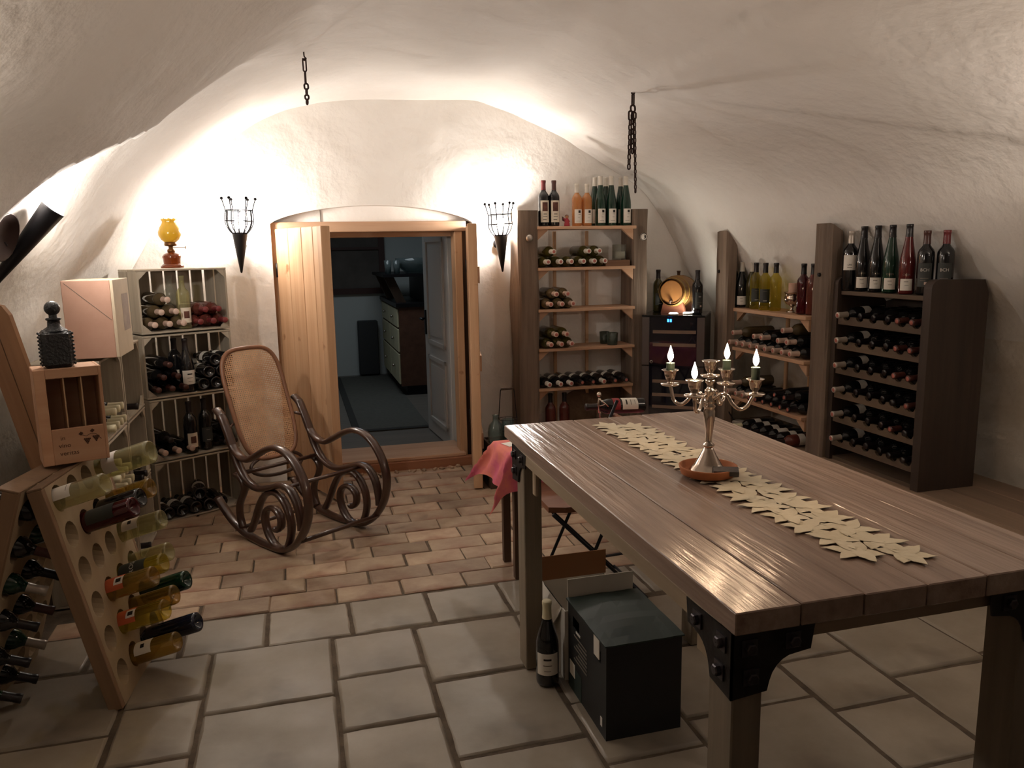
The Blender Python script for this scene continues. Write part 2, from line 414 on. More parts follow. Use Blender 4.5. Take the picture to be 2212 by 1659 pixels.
def bottle(kind, gm, cm, lab, loc, text, ax=(0, 0, 1), face=(0, -1, 0), group=None, sc=1.0, words=None, cz=None, ring=False, lite=False):
    """one wine bottle: the body is the thing, capsule and label are its parts. loc = centre of its base"""
    n = 14 if lite else 20
    body = bmesh_of((kind, gm.name, n), lambda: MB().lathe(PROF[kind], n).mesh('wine_bottle', gm))
    face = Vector(face)
    M = basis(loc, ax, -face) @ Matrix.Scale(sc, 4)
    o = link('wine_bottle', body, None, M=M)
    tag(o, text, 'bottle', group)
    T = TOPZ[kind]; c0 = cz if cz else T-.062
    if cm is not None:
        def mk():
            prof = [(rad_at(kind, c0+(T-.014-c0)*j/4)+.0009, c0+(T-.014-c0)*j/4) for j in range(5)]
            prof += [(.0168, T-.012), (.0168, T-.001), (.0155, T+.001), (.0005, T+.001)]
            return MB().lathe(prof, n).mesh('capsule', cm)
        c = link('capsule', bmesh_of((kind, cm.name, 'cap', c0, n), mk), o)
        if ring:
            link('capsule_end', bmesh_of((kind, 'ring'), lambda: MB().lathe([(.0005, T+.0014), (.0105, T+.0014), (.0108, T+.0012)], 10).mesh('capsule_end', CAPRING)), c)
    if lab:
        paper, z0, z1, half, marks = LABELS[lab]
        l = link('bottle_label', bmesh_of((kind, lab), lambda: sleeve(kind, z0, z1, half, .0007).mesh('bottle_label', paper)), o)
        if marks and not lite:
            for mt in {m[0].name: m[0] for m in marks}.values():
                def mk2(mt=mt):
                    mb = MB()
                    for (mm, a, b, x0, x1) in marks:
                        if mm.name == mt.name:
                            p = patch(kind, a, b, x0, x1, .0012); mb.add(p.v, p.f, True)
                    return mb.mesh('label_print', mt)
                link('label_print', bmesh_of((kind, lab, mt.name), mk2), l)
        if words:
            body_t, size, zc, wm = words
            link('lettering', bmesh_of((kind, body_t, size, wm.name), lambda: text_mesh(body_t, size, wm, bend=rad_at(kind, zc)+.0016)), l, loc=(0, 0, zc))
    return o
# ================================================================ THE ROOM
YB = 5.32                                   # plane of the back wall
BASEP = [(-1.16, -0.02), (-1.15, .5), (-1.10, 1.0), (-1.02, 1.30), (-.915, 1.48), (-.76, 1.76), (-.613, 1.954), (-.324, 2.207), (-.038, 2.366),
         (.364, 2.461), (.78, 2.488), (1.15, 2.492), (1.336, 2.462), (1.79, 2.278), (2.134, 2.096), (2.436, 1.907), (2.641, 1.644), (2.835, 1.305), (3.015, 1.058), (3.13, .7), (3.16, .3), (3.17, -0.02)]
def sstep(a, b, x):
    t = min(1, max(0, (x-a)/(b-a))); return t*t*(3-2*t)
def resample(P, n):
    P = [Vector((a, 0, b)) for a, b in P]
    P = spline(P, 5)
    d = [0]
    for a, b in zip(P, P[1:]): d.append(d[-1]+(b-a).length)
    out = []; k = 0
    for i in range(n):
        t = d[-1]*i/(n-1)
        while k < len(d)-2 and d[k+1] < t: k += 1
        f = (t-d[k])/max(1e-9, d[k+1]-d[k]); out.append(P[k].lerp(P[k+1], f))
    return out
NP = 190
PRO = resample(BASEP, NP)
def vault(i, Y, rough=True):
    x, z = PRO[i].x, PRO[i].z
    w = 1-sstep(1.75, 2.42, z)
    yy = max(0.0, YB-.12-max(Y, 2.3))
    if x < .78: x -= w*.10*yy
    else:
        x += w*.17*yy
        x += .035*w*sstep(YB-.10, YB-.13, Y)
    # transverse groin: nearer than it the vault hangs lower on the left
    if x < .15:
        yc = 3.9+(x-.1)*.95; wd = min(1, max(0, (x+.62)/.55))
        d = .21*min(1, max(0, (.12-x)/.85))*sstep(1.15, 1.5, z)*sstep(yc+.02+.22*wd, yc-.035-.30*wd, Y + .035*noise.noise(Vector((x*7, z*7, 3))))
        dx, dz = .9-x, .9-z; l = math.hypot(dx, dz); x += d*dx/l; z += d*dz/l
    if x > 1.7:
        yc = 3.9-(x-1.75)*1.15
        d = .018*sstep(1.3, 1.8, z)*sstep(yc+.03, yc-.03, Y)
        z -= d
    if rough:
        q = Vector((x*1.6, Y*1.6, z*1.6)); q2 = Vector((x*7, Y*7, z*7))
        n = .022*noise.noise(q) + .006*noise.noise(q2)
        dx, dz = .9-x, .9-z; l = max(.2, math.hypot(dx, dz)); x += n*dx/l; z += n*dz/l
    return x, z
YS = [-2.6+i*.25 for i in range(20)] + [2.4+i*.0325 for i in range(90)]
YS = [y for y in YS if y < YB-.005] + [YB+.01]
def vault_strip(i0, i1):
    mb = MB(); m = i1-i0+1
    vs = []
    for Y in YS:
        for i in range(i0, i1+1):
            x, z = vault(i, Y); vs.append((x, Y, z))
    fs = []
    for j in range(len(YS)-1):
        for i in range(m-1):
            fs.append((j*m+i, j*m+i+1, (j+1)*m+i+1, (j+1)*m+i))
    return mb.add(vs, fs, True)
iL = next(i for i in range(NP) if PRO[i].z > 1.0)
iR = next(i for i in range(NP-1, 0, -1) if PRO[i].z > 1.0)
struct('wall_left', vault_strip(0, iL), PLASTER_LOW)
struct('ceiling', vault_strip(iL, iR), PLASTER)
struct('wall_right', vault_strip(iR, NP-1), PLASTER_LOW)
# back wall with the arched door recess
DX0, DX1, DSP, DCR = -.13, 1.19, 1.69, 1.803
def arch(x):
    t = (x-(DX0+DX1)/2)/((DX1-DX0)/2)
    return DSP+(DCR-DSP)*(max(0.0, 1-t*t))**.75
def wall_pt(x, z, y=YB):
    q = Vector((x*1.5, 9.1, z*1.5)); q2 = Vector((x*8, 3.3, z*8))
    return (x, y - .018*noise.noise(q) - .006*noise.noise(q2), z)
mb = MB()
def cols(x0, x1, n, zlo):
    vs = []; K = 60
    for i in range(n+1):
        x = x0+(x1-x0)*i/n; a = zlo(x)
        for k in range(K+1): vs.append(wall_pt(x, a+(2.75-a)*k/K))
    fs = [(i*(K+1)+k, (i+1)*(K+1)+k, (i+1)*(K+1)+k+1, i*(K+1)+k+1) for i in range(n) for k in range(K)]
    mb.add(vs, fs, True)
cols(-1.6, DX0, 34, lambda x: -.02); cols(DX1, 3.6, 56, lambda x: -.02); cols(DX0, DX1, 40, arch)
# reveal of the recess: jambs and soffit, 0.3 m deep
path = [(DX0, 0.0)] + [(DX0, DSP*k/8) for k in range(1, 9)] + [(DX0+(DX1-DX0)*k/40, arch(DX0+(DX1-DX0)*k/40)) for k in range(1, 40)] + [(DX1, DSP*k/8) for k in range(8, -1, -1)]
vs = []; D = [0.0, .03, .10, .30]
for x, z in path:
    for d in D:
        p = wall_pt(x, z); vs.append((p[0], p[1]+d, p[2]))
fs = [(a*4+d, a*4+d+1, (a+1)*4+d+1, (a+1)*4+d) for a in range(len(path)-1) for d in range(3)]
mb.add(vs, fs, True)
struct('wall_back', mb, PLASTER)
mb = MB(); mb.box(-2.2, 4.6, -2.7, -2.6, -.05, 3.0); struct('wall_front', mb, PLASTER)

# bare boulders at the foot of the wall behind the bookshelf
mb = MB()
# ---- floor: mortar bed, bricks laid in courses, big stone slabs
mb = MB(); mb.box(-2.2, 4.6, -2.65, YB+.45, -.08, -.008)
floor = struct('floor', mb, GROUT)
bricks = []
for k in range(4):
    rr = random.Random(k)
    b = MB(); w, d = .281, .149
    j = lambda s: rr.uniform(-s, s)
    top = [(-w/2+.006+j(.004), -d/2+.006+j(.004)), (w/2-.006+j(.004), -d/2+.006+j(.004)), (w/2-.006+j(.004), d/2-.006+j(.004)), (-w/2+.006+j(.004), d/2-.006+j(.004))]
    ch = [(-w/2, -d/2), (w/2, -d/2), (w/2, d/2), (-w/2, d/2)]
    vs = [(x, y, -.02) for x, y in ch] + [(x, y, -.006) for x, y in ch] + [(x, y, j(.0015)) for x, y in top]
    fs = []
    for i in range(4):
        i2 = (i+1) % 4; fs += [(i, i2, i2+4, i+4), (i+4, i2+4, i2+8, i+8)]
    fs.append((8, 9, 10, 11))
    bricks.append(b.add(vs, fs).mesh('brick', BRICK))
rows = 13; y0 = 3.297
for r in range(rows):
    off = [0, .155, .06, .20, .11, .02, .17, .08, .23, .13, .04, .19, .10][r]
    y = y0+.0775+r*.155
    x = -1.05+off
    while x < 3.0:
        o = link('brick', random.choice(bricks), floor, (x+.1425+random.uniform(-.004, .004), y+random.uniform(-.003, .003), random.uniform(-.004, .003)), random.uniform(-.012, .012))
        o.rotation_euler = (random.uniform(-.008, .008), random.uniform(-.008, .008), o.rotation_euler[2])
        x += .287
def slab(x0, x1, y0, y1):
    g = .0045
    b = MB(); rr = random.Random(int(x0*977+y0*331))
    w, d = x1-x0-g*2, y1-y0-g*2
    n = 5
    def ring(ins, z, jit):
        out = []
        for e in range(4):
            for k in range(n):
                t = -1+2*k/n
                x, y = [(t, -1), (1, t), (-t, 1), (-1, -t)][e]
                out.append((x*(w/2-ins)+rr.uniform(-jit, jit), y*(d/2-ins)+rr.uniform(-jit, jit), z))
        return out
    r0 = ring(0, -.03, .002); m = len(r0)
    r1 = [(p[0], p[1], -.010) for p in r0]; r2 = ring(.012, rr.uniform(-.003, .002), .003)
    b.add(r0+r1+r2, [(i, (i+1) % m, (i+1) % m+m, i+m) for i in range(m)] + [(i+m, (i+1) % m+m, (i+1) % m+2*m, i+2*m) for i in range(m)] + [tuple(range(2*m, 3*m))], True)
    b.sm[-1] = False
    obj('stone_slab', b, STONE, floor, ((x0+x1)/2, (y0+y1)/2, random.uniform(-.003, .002)), random.uniform(-.006, .006))
for k in range(13):      # crumbled brick and mortar below the sill
    mb = MB(); mb.sphere((0, 0, 0), .5, 7, 5); rr = random.Random(k)
    mb.v = [(a*(1+.3*rr.uniform(-1, 1)), b*(1+.3*rr.uniform(-1, 1)), c) for a, b, c in mb.v]
    o = obj('brick_fragment', mb, BRICK, floor, (.30+k*.062+rr.uniform(-.02, .02), 5.245+rr.uniform(-.025, .02), .004), rr.uniform(0, 3))
    o.scale = (rr.uniform(.03, .07), rr.uniform(.02, .04), rr.uniform(.015, .03)); 
    for p in o.data.polygons: p.use_smooth = False
XJ = [-1.1, -.84, -.515, -.195, .14, .472, .803, 1.13, 1.45, 1.78, 2.1, 2.42, 2.75]
for a, b in zip(XJ, XJ[1:]): slab(a, b, 2.985, 3.293)
def col(x0, x1, ys):
    for a, b in zip(ys, ys[1:]): slab(x0, x1, b, a)
col(-1.1, -.655, [2.98, 2.54, 2.1, 1.7]); col(-.65, -.39, [2.99, 2.68, 2.355, 2.0, 1.6])
col(-.388, .053, [2.99, 2.562, 2.12, 1.7, 1.3]); col(.055, .378, [2.98, 2.662, 2.336, 2.0, 1.66, 1.3])
col(.38, .80, [2.96, 2.545, 2.1, 1.66, 1.25]); col(.80, 1.13, [2.96, 2.62, 2.28, 1.95, 1.6, 1.25]); col(1.13, 1.61, [2.96, 2.52, 2.085, 1.65, 1.25])
col(1.612, 1.932, [2.96, 2.64, 2.305, 1.99, 1.675, 1.33]); col(1.935, 2.36, [2.96, 2.53, 2.105, 1.69, 1.27]); col(2.36, 2.8, [2.96, 2.55, 2.15, 1.75, 1.35])

# ---- the doorway: wooden frame, threshold, two plank leaves swung into the cellar
dr = tag(link('door_1', None), kind='structure')
mb = MB(); n = 24
poly = [(-.10, 1.69)] + [(DX0+.03+(DX1-DX0-.06)*k/n, arch(DX0+.03+(DX1-DX0-.06)*k/n)+.02) for k in range(n+1)] + [(1.16, 1.69)]
mb.prism(poly, 5.415, 5.44); obj('infill_board', mb, PLASTER, dr)
mb = MB(); mb.box(.186, .190, 5.408, 5.42, 1.695, 1.80); obj('board_joint', mb, INKG, dr)
mb = MB(); mb.box(-.105, 1.15, 5.345, 5.43, 1.632, 1.70, bev=.004); obj('lintel_beam', mb, PINE_X, dr)
mb = MB(); mb.box(1.072, 1.125, 5.36, 5.50, .0, 1.632, bev=.004); obj('frame_post', mb, PINE, dr)
mb = MB(); mb.box(1.126, 1.23, 5.40, 5.50, .0, 1.70, bev=.004); obj('frame_post', mb, DARKW, dr)  # dark strip filling the gap beside the jamb, shade put into its colour
mb = MB(); mb.box(-.16, -.05, 5.36, 5.50, .0, 1.70, bev=.004); obj('frame_post', mb, PINE, dr)
mb = MB(); mb.box(.10, 1.10, 5.50, 5.56, 1.60, 1.66); obj('door_stop', mb, PINE_X, dr)
mb = MB(); mb.box(.0, 1.15, 5.285, 5.345, -.01, .06, bev=.005); obj('sill_riser', mb, wood('sill_red', '8a5a40', '9d6c4e', 'x'), dr)
mb = MB(); mb.box(.0, 1.10, 5.31, 5.70, .06, .085, bev=.004); obj('threshold_board', mb, PINE_X, dr)
def leaf(name, hinge, ang, z0, z1, L, T, nplank, mirror=1):
    r = thing(name, 'pine plank door leaf swung open into the cellar, broad face turned to the room' if mirror > 0 else 'pine plank door leaf swung open into the cellar, seen edge on beside the stone wall', 'door leaf', (hinge[0], hinge[1], 0), ang)
    e = [0, .20, .40, .56, L-.06][:nplank+1]
    for a, b in zip(e, e[1:]):
        mb = MB(); mb.box(a+.0015, b-.0015, 0, T, z0, z1, bev=.004); obj('plank', mb, PINE, r)
    mb = MB(); mb.box(L-.058, L, -.006, T+.006, z0, z1, bev=.004); obj('edge_batten', mb, PINE, r)
    for z in (.25, .75, 1.3):
        mb = MB(); mb.box(.05, L-.08, T*1.0, T+.02, z, z+.1); obj('ledge', mb, PINE_X, r)
    for z in (.3, 1.35):
        mb = MB(); mb.lathe([(.001, z), (.009, z), (.009, z+.09), (.001, z+.09)], 8); obj('hinge', mb, IRON, r)
    return r
leaf('door_leaf', (-.105, 5.335), math.atan2(-.63, .27), .02, 1.655, .69, .045, 4)
leaf('door_leaf', (1.145, 5.335), math.atan2(-.66, -.125), .012, 1.66, .67, .045, 4, -1)

# ---- the dim room beyond
F2 = .0; Y2 = 9.75; XA, XB = -.9, 2.35
GREYW = mat('far_wall', 'b9bdbb', rough=.9, scale=3)
mb = MB(); mb.box(XA, XB, YB+.30, Y2+.1, F2-.05, F2); far_floor = struct('floor_beyond', mb, wood('far_laminate', '5c5650', '716a62', 'x', rough=.5, bump=.05))
mb = MB(); mb.box(XA-.1, XB+.1, Y2, Y2+.1, -.05, 2.6); struct('wall_beyond', mb, GREYW)
mb = MB(); mb.box(XA-.1, XA, YB+.28, Y2, -.05, 2.6); struct('wall_beyond_left', mb, GREYW)
mb = MB(); mb.box(XB, XB+.1, YB+.28, Y2, -.05, 2.6); struct('wall_beyond_right', mb, GREYW)
mb = MB(); mb.box(XA-.1, XB+.1, YB+.28, Y2+.1, 2.45, 2.55); struct('ceiling_beyond', mb, GREYW)
mb = MB(); mb.box(XA-.1, DX0+.0, YB+.28, YB+.33, -.05, 2.5); mb.box(DX1, XB+.1, YB+.28, YB+.33, -.05, 2.5); mb.box(DX0, DX1, YB+.28, YB+.33, 1.68, 2.5)
struct('wall_beyond_front', mb, GREYW)
DB = mat('dark_red_wood', '3a1c16', rough=.6); SH = mat('roller_shade', '5e5752', '4a4440', rough=.9, scale=4)
w = tag(link('window_1', None), kind='structure')
for (a, b, c, d) in ((.28, .34, 1.0, 2.05), (1.0, 1.07, 1.0, 2.05)):
    mb = MB(); mb.box(a, b, Y2-.05, Y2, c, d); obj('window_frame', mb, DB, w)
for (c, d) in ((1.0, 1.07), (1.53, 1.56), (1.98, 2.05)):
    mb = MB(); mb.box(.34, 1.0, Y2-.05, Y2, c, d); obj('window_frame', mb, DB, w)
for (c, d) in ((1.07, 1.53), (1.56, 1.98)):
    mb = MB(); mb.box(.34, 1.0, Y2-.02, Y2-.01, c, d); obj('window_shade', mb, SH, w)
mb = MB(); mb.box(.40, 1.05, 6.55, 9.6, F2, F2+.008); r = obj('area_rug', mb, mat('rug', '4a4944', '57554f', rough=.95, scale=30)); tag(r, 'dark grey rug with a darker border on the floor beyond the doorway', 'rug')
mb = MB()
for (a, b, c, d) in ((.40, .46, 6.55, 9.6), (.46, 1.05, 6.55, 6.62)): mb.box(a, b, c, d, F2+.008, F2+.011)
obj('rug_border', mb, mat('rug_dark', '2c2b29', rough=.95), r)
CREAM = mat('cream_front', 'cfc6a4', rough=.5)
cb = thing('kitchen_cabinet', 'cream drawer cabinet with brown side and dark worktop beyond the doorway', 'cabinet', (1.02, 8.15, F2))
mb = MB(); mb.box(0, .55, 0, 1.55, .1, .93); obj('carcass', mb, wood('far_brown', '5a3a2a', '6e4936', 'y'), cb)
mb = MB(); mb.box(.06, .55, .02, 1.5, 0, .1); obj('plinth', mb, BLACKM, cb)
mb = MB(); mb.box(-.03, .58, -.02, 1.57, .93, .97); obj('worktop', mb, BLACKM, cb)
for k, (ya, yb) in enumerate(((.02, .72), (.74, 1.5))):
    for z0, z1 in ((.72, .91), (.46, .70), (.12, .44)):
        mb = MB(); mb.box(-.018, 0, ya, yb, z0, z1, bev=.004); d = obj('drawer', mb, CREAM, cb)
        mb = MB(); mb.sphere((-.035, (ya+yb)/2, (z0+z1)/2), .016, 8, 6); obj('knob', mb, STEEL, d)
sh = thing('counter_shelf', 'dark raised shelf on slanted brackets above the far cabinet', 'shelf', (1.0, 8.2, .97))
mb = MB(); mb.box(-.12, .55, 0, 1.2, .27, .30); obj('board', mb, BLACKM, sh)
for y in (.1, 1.0):
    mb = MB(); mb.prism([(.02, 0), (.12, 0), (.0, .27), (-.10, .27)], y, y+.04); obj('bracket', mb, DARKW, sh)
mb = MB(); mb.box(.3, .5, .02, 1.1, 0, .27); obj('shelf_back', mb, BLACKM, sh)
o = obj('glass_bowl', MB().lathe([(.001, 0), (.09, .0), (.19, .09), (.20, .16), (.19, .16), (.17, .08), (.08, .012), (.001, .012)], 24), glass('far_glass', 'c8d0d0', .25, '8a9494')); o.location = (1.24, 8.45, 1.272)
tag(o, 'large glass bowl on the raised shelf beyond the doorway', 'bowl')
for k, dx in enumerate((0, .09)):
    o = obj('drinking_glass', MB().lathe([(.001, 0), (.03, 0), (.04, .14), (.037, .14), (.028, .008), (.001, .008)], 14), MATS['far_glass']); o.location = (.945+dx, 8.3, 1.272)
    tag(o, 'tall tumbler on the raised shelf, %s of the far glass bowl' % ('farther left' if k == 0 else 'just left'), 'glass', 'tumblers beyond the doorway')
for k, (dx, h) in enumerate(((1.47, .10), (1.52, .13))):
    o = obj('dark_jar', MB().lathe([(.001, 0), (.03, 0), (.03, h*.7), (.014, h*.85), (.014, h), (.001, h)], 12), BLACKM); o.location = (dx, 8.35, 1.272)
    tag(o, 'small dark jar on the raised shelf %s' % ('beside the glass bowl' if k == 0 else 'nearest the white door'), 'jar', 'jars beyond the doorway')
cab2 = thing('storage_heater', 'flat dark grey panel standing against the far wall under the window', 'heater', (.70, 9.6, F2))
mb = MB(); mb.box(0, .24, 0, .12, .02, .68, bev=.01); obj('panel', mb, mat('dark_grey', '2e2f31', rough=.6), cab2)
mb = MB(); mb.box(.02, .22, .02, .10, 0, .02); obj('foot', mb, BLACKM, cab2)
# white panelled door of the far room, open away from the cellar
wd = tag(link('door_2', None, None, (1.125, 5.72, F2), math.atan2(.78, -.055)), kind='structure')
WHITE = mat('white_paint', 'c9c8c6', rough=.45)
mb = MB(); mb.box(0, .80, 0, .04, .005, 1.72, bev=.004); obj('door_leaf', mb, WHITE, wd)
for z0, z1 in ((.12, .66), (.76, 1.60)):
    for s in (0, 1):
        mb = MB()
        for (a, b, c, d) in ((.13, .67, z0, z0+.03), (.13, .67, z1-.03, z1), (.13, .16, z0, z1), (.64, .67, z0, z1)): mb.box(a, b, (.04 if s else -.012), (.052 if s else 0), c, d)
        mb.box(.2, .6, (.04 if s else -.006), (.046 if s else 0), z0+.07, z1-.07)
        obj('panel_moulding', mb, WHITE, wd)
mb = MB(); mb.box(.73, .765, .04, .052, .82, 1.02); mb.tube([(.745, .05, .95), (.745, .09, .95), (.65, .09, .95)], .009, 8); obj('door_handle', mb, BLACKM, wd)
for z in (.25, 1.45):
    mb = MB(); mb.lathe([(.001, z), (.009, z), (.009, z+.08), (.001, z+.08)], 8); obj('hinge', mb, BLACKM, wd)
# ================================================================ TORCHES
BULB = emitter('bulb_glow', TORCH_COL, TORCH_POWER)
FLAME = emitter('flame_glow', (1.0, 0.68, 0.42), FLAME_POWER)
def torch(loc, ax, back, text):
    """black iron torch: cone, socket, bulb, cage of wires ending in pegs. loc = tip of the cone, back = direction to the wall"""
    M = basis(loc, ax, back)
    t = thing('torch_lamp', text, 'wall lamp', M=M, group=None)
    obj('cone', MB().lathe([(.001, 0), (.006, .004), (.046, .235), (.048, .242), (.042, .242), (.003, .02)], 20), BLACKM, t)
    obj('socket', MB().lathe([(.001, .20), (.017, .20), (.017, .272), (.001, .272)], 14), mat('socket_grey', '5a5654', rough=.5), t)
    obj('bulb', MB().lathe([(.001, .268), (.010, .272), (.014, .285), (.025, .312), (.029, .332), (.024, .352), (.012, .364), (.001, .367)], 16), BULB, t)
    for z, r in ((.245, .045), (.318, .083), (.382, .080)):
        mb = MB(); mb.tube([(r*math.cos(a*PI/14), r*math.sin(a*PI/14), z) for a in range(28)], .0030, 5, closed=True); obj('cage_ring', mb, CAGE_DARK, t)
    for k in range(12):
        a = 2*PI*k/12
        top = .445 if k % 2 == 0 else .382
        pts = [(.044, .240), (.066, .268), (.080, .30), (.083, .32), (.081, .36), (.080, .385)]
        if k % 2 == 0: pts += [(.092, .43), (.098, .452)]
        P = [(r*math.cos(a), r*math.sin(a), z) for r, z in pts]
        mb = MB(); mb.tube(spline(P, 3), .0036, 6)
        if k % 2 == 0: mb.sphere(P[-1], .0095, 8, 6)
        obj('cage_wire', mb, CAGE_DARK, t)
    mb = MB(); mb.tube([(0, .03, .19), (0, .11, .19)], .008, 8); mb.lathe([(.001, .105), (.03, .105), (.03, .112), (.001, .112)], 12, basis((0, 0, .19), (0, 1, 0), (0, 0, 1))); obj('wall_bracket', mb, BLACKM, t)
    return t
torch((-.316, 5.19, 1.385), (.03, 0, 1), (0, 1, 0), 'black iron cone torch lamp on the back wall left of the doorway')
torch((1.363, 5.19, 1.352), (-.035, 0, 1), (0, 1, 0), 'black iron cone torch lamp between the doorway and the tall bookshelf')
tlM = basis((-1.175, 3.42, 1.325), (.64, .02, .77), (-.77, 0, .64))
tl = thing('torch_lamp', 'plain black iron cone torch tilted out from the left side of the vault', 'wall lamp', M=tlM)
obj('cone', MB().lathe([(.001, 0), (.007, .004), (.044, .46), (.046, .468), (.040, .468), (.004, .03)], 24), BLACKM, tl)
obj('socket', MB().lathe([(.001, .40), (.017, .40), (.017, .452), (.001, .452)], 14), mat('socket_grey', '5a5654', rough=.5), tl)
obj('bulb', MB().lathe([(.001, .455), (.010, .459), (.014, .475), (.024, .495), (.027, .510), (.023, .526), (.010, .538), (.001, .540)], 16), BULB, tl)
mb = MB(); mb.lathe([(.001, 0), (.07, .004), (.088, .014), (.092, .03), (.086, .03), (.06, .014), (.001, .010)], 24)
Mp = basis((-.115, .06, .285), (-.15, -.92, .36), (.8, .1, .3))
obj('wall_plate', mb, mat('rust_brown_iron', '2c1d18', rough=.55, metal=.4), tl, M=Mp)
mb = MB(); mb.tube([(-.115, .06, .285), (0.0, 0, .235)], .008, 6); mb.tube([(0, .03, .20), (0, .16, .22)], .008, 6); obj('plate_arm', mb, BLACKM, tl)

# ================================================================ OIL LAMP, CHAINS
lm = thing('oil_lamp', 'oil lamp with frilled yellow glass shade and amber base on the tallest crate', 'lamp', (-.655, 4.78, 1.432))
obj('foot', MB().lathe([(.001, 0), (.060, 0), (.062, .008), (.05, .02), (.044, .024), (.001, .024)], 20), GAMBB, lm)
obj('oil_font', MB().lathe([(.044, .024), (.046, .05), (.05, .062), (.042, .075), (.024, .084), (.018, .088), (.001, .088)], 20), GAMBB, lm)
BRASS = mat('old_brass', '6e4a28', rough=.4, metal=.8)
obj('burner', MB().lathe([(.001, .086), (.02, .088), (.02, .10), (.012, .106), (.012, .118), (.031, .122), (.033, .128), (.031, .145), (.001, .145)], 18), BRASS, lm)
mb = MB(); mb.tube([(.012, 0, .110), (.075, 0, .112)], .002, 6); mb.lathe([(.001, 0), (.008, 0), (.008, .003), (.001, .003)], 10, basis((.075, 0, .112), (1, 0, 0))); obj('wick_key', mb, BRASS, lm)
mb = MB(); prof = [(.030, .142), (.046, .156), (.058, .178), (.0595, .196), (.050, .222), (.038, .242), (.034, .254), (.040, .268)]
n = 36; vs = []
for j, (r, z) in enumerate(prof):
    for i in range(n):
        a = 2*PI*i/n; k = max(0, (j-5)/2); rr = r*(1+.06*k*math.sin(a*9)); vs.append((rr*math.cos(a), rr*math.sin(a), z+.004*k*math.cos(a*9)))
mb.add(vs, [(j*n+i, j*n+(i+1) % n, (j+1)*n+(i+1) % n, (j+1)*n+i) for j in range(len(prof)-1) for i in range(n)], True)
obj('lamp_shade', mb, GSHADE, lm)

def link_mesh(L, W, t, name):
    P = []
    for k in range(16):
        a = 2*PI*k/16
        x = (W/2-t)*math.cos(a); z = (L/2-W/2)*(1 if math.sin(a) > 0 else -1)+(W/2-t)*math.sin(a)
        P.append((x, 0, z))
    return bmesh_of(('link', L, W, t), lambda: MB().tube(P, t, 6, closed=True, flat=(1, 1, (0, 1, 0))).mesh('chain_link', RUST))
def chain_run(root, p0, items, drift=(0, 0)):
    z = p0[2]; x, y = p0[0], p0[1]
    for k, (L, W, t) in enumerate(items):
        o = link('chain_link', link_mesh(L, W, t, ''), root, (x, y, z-L/2+t), (PI/2 if k % 2 else 0)+.2)
        z -= L-2*t-.001; x += drift[0]; y += drift[1]
    return z
c1 = thing('ceiling_chain', 'short rusty chain hanging from a vault hook above the left torch lamp', 'chain', (.104, 3.9, 2.395))
mb = MB(); mb.tube(spline([(0, 0, .03), (0, 0, -.005), (.008, 0, -.016), (0, 0, -.024), (-.008, 0, -.016)], 4), .0035, 6); obj('hook', mb, RUST, c1)
z = chain_run(c1, (0, 0, -.018), [(.062, .022, .0036), (.062, .022, .0036)])
chain_run(c1, (0.002, 0, z), [(.034, .027, .0045), (.036, .022, .005), (.03, .026, .0045), (.032, .03, .005)])
c2 = thing('ceiling_chain', 'long rusty chain looped double on a vault hook above the bookshelf', 'chain', (1.735, 3.9, 2.462))
mb = MB(); mb.tube(spline([(0, 0, .04), (0, 0, -.005), (.008, 0, -.018), (0, 0, -.026), (-.008, 0, -.018)], 4), .0035, 6); obj('hook', mb, RUST, c2)
z = chain_run(c2, (0, 0, -.02), [(.062, .022, .0034)]*2+[(.066, .026, .0048)]*2)
z = chain_run(c2, (0, 0, z), [(.044, .038, .0052)])
chain_run(c2, (-.012, .004, z+.004), [(.055, .03, .005)]+[(.034, .023, .0042)]*10, (-.0006, 0))
chain_run(c2, (.008, -.006, z-.004), [(.04, .024, .0045)]+[(.027, .017, .0032)]*19, (.0004, 0))
chain_run(c2, (.002, .010, z-.01), [(.034, .023, .0042)]*8, (.0003, 0))

# ================================================================ THE BIG TABLE
tb = thing('dining_table', 'long rustic plank table with iron corner brackets in the foreground', 'table', (0, 0, 0))
TZ = .86
e = [.714, .850, .985, 1.125, 1.265, 1.39, 1.515]
for a, b in zip(e, e[1:]):
    mb = MB()
    n = 28; y0, y1 = 1.145, 2.742; rr = random.Random(int(a*1000))
    dy = rr.uniform(-.002, .002); dz = rr.uniform(-.0012, .0012)
    mb.box(a+.0012, b-.0012, y0+dy, y1+dy, TZ-.045, TZ+dz, bev=.0022)
    obj('tabletop_plank', mb, TABLE_W, tb)
for (x0, x1, y0, y1, m) in ((.717, .745, 1.20, 2.60, APRON_Y), (1.40, 1.43, 1.20, 2.60, APRON_Y), (.745, 1.42, 1.175, 1.20, APRON_X), (.745, 1.40, 2.57, 2.60, APRON_X)):
    mb = MB(); mb.box(x0, x1, y0, y1, TZ-.085, TZ-.0455, bev=.002); obj('apron', mb, m, tb)
for (x0, x1, y0, y1) in ((.722, .784, 1.160, 1.245), (1.385, 1.45, 1.165, 1.25), (.722, .786, 2.515, 2.60), (1.37, 1.43, 2.50, 2.58)):
    mb = MB(); mb.box(x0, x1, y0, y1, 0, TZ-.0455, bev=.003); obj('leg', mb, LEGW, tb)
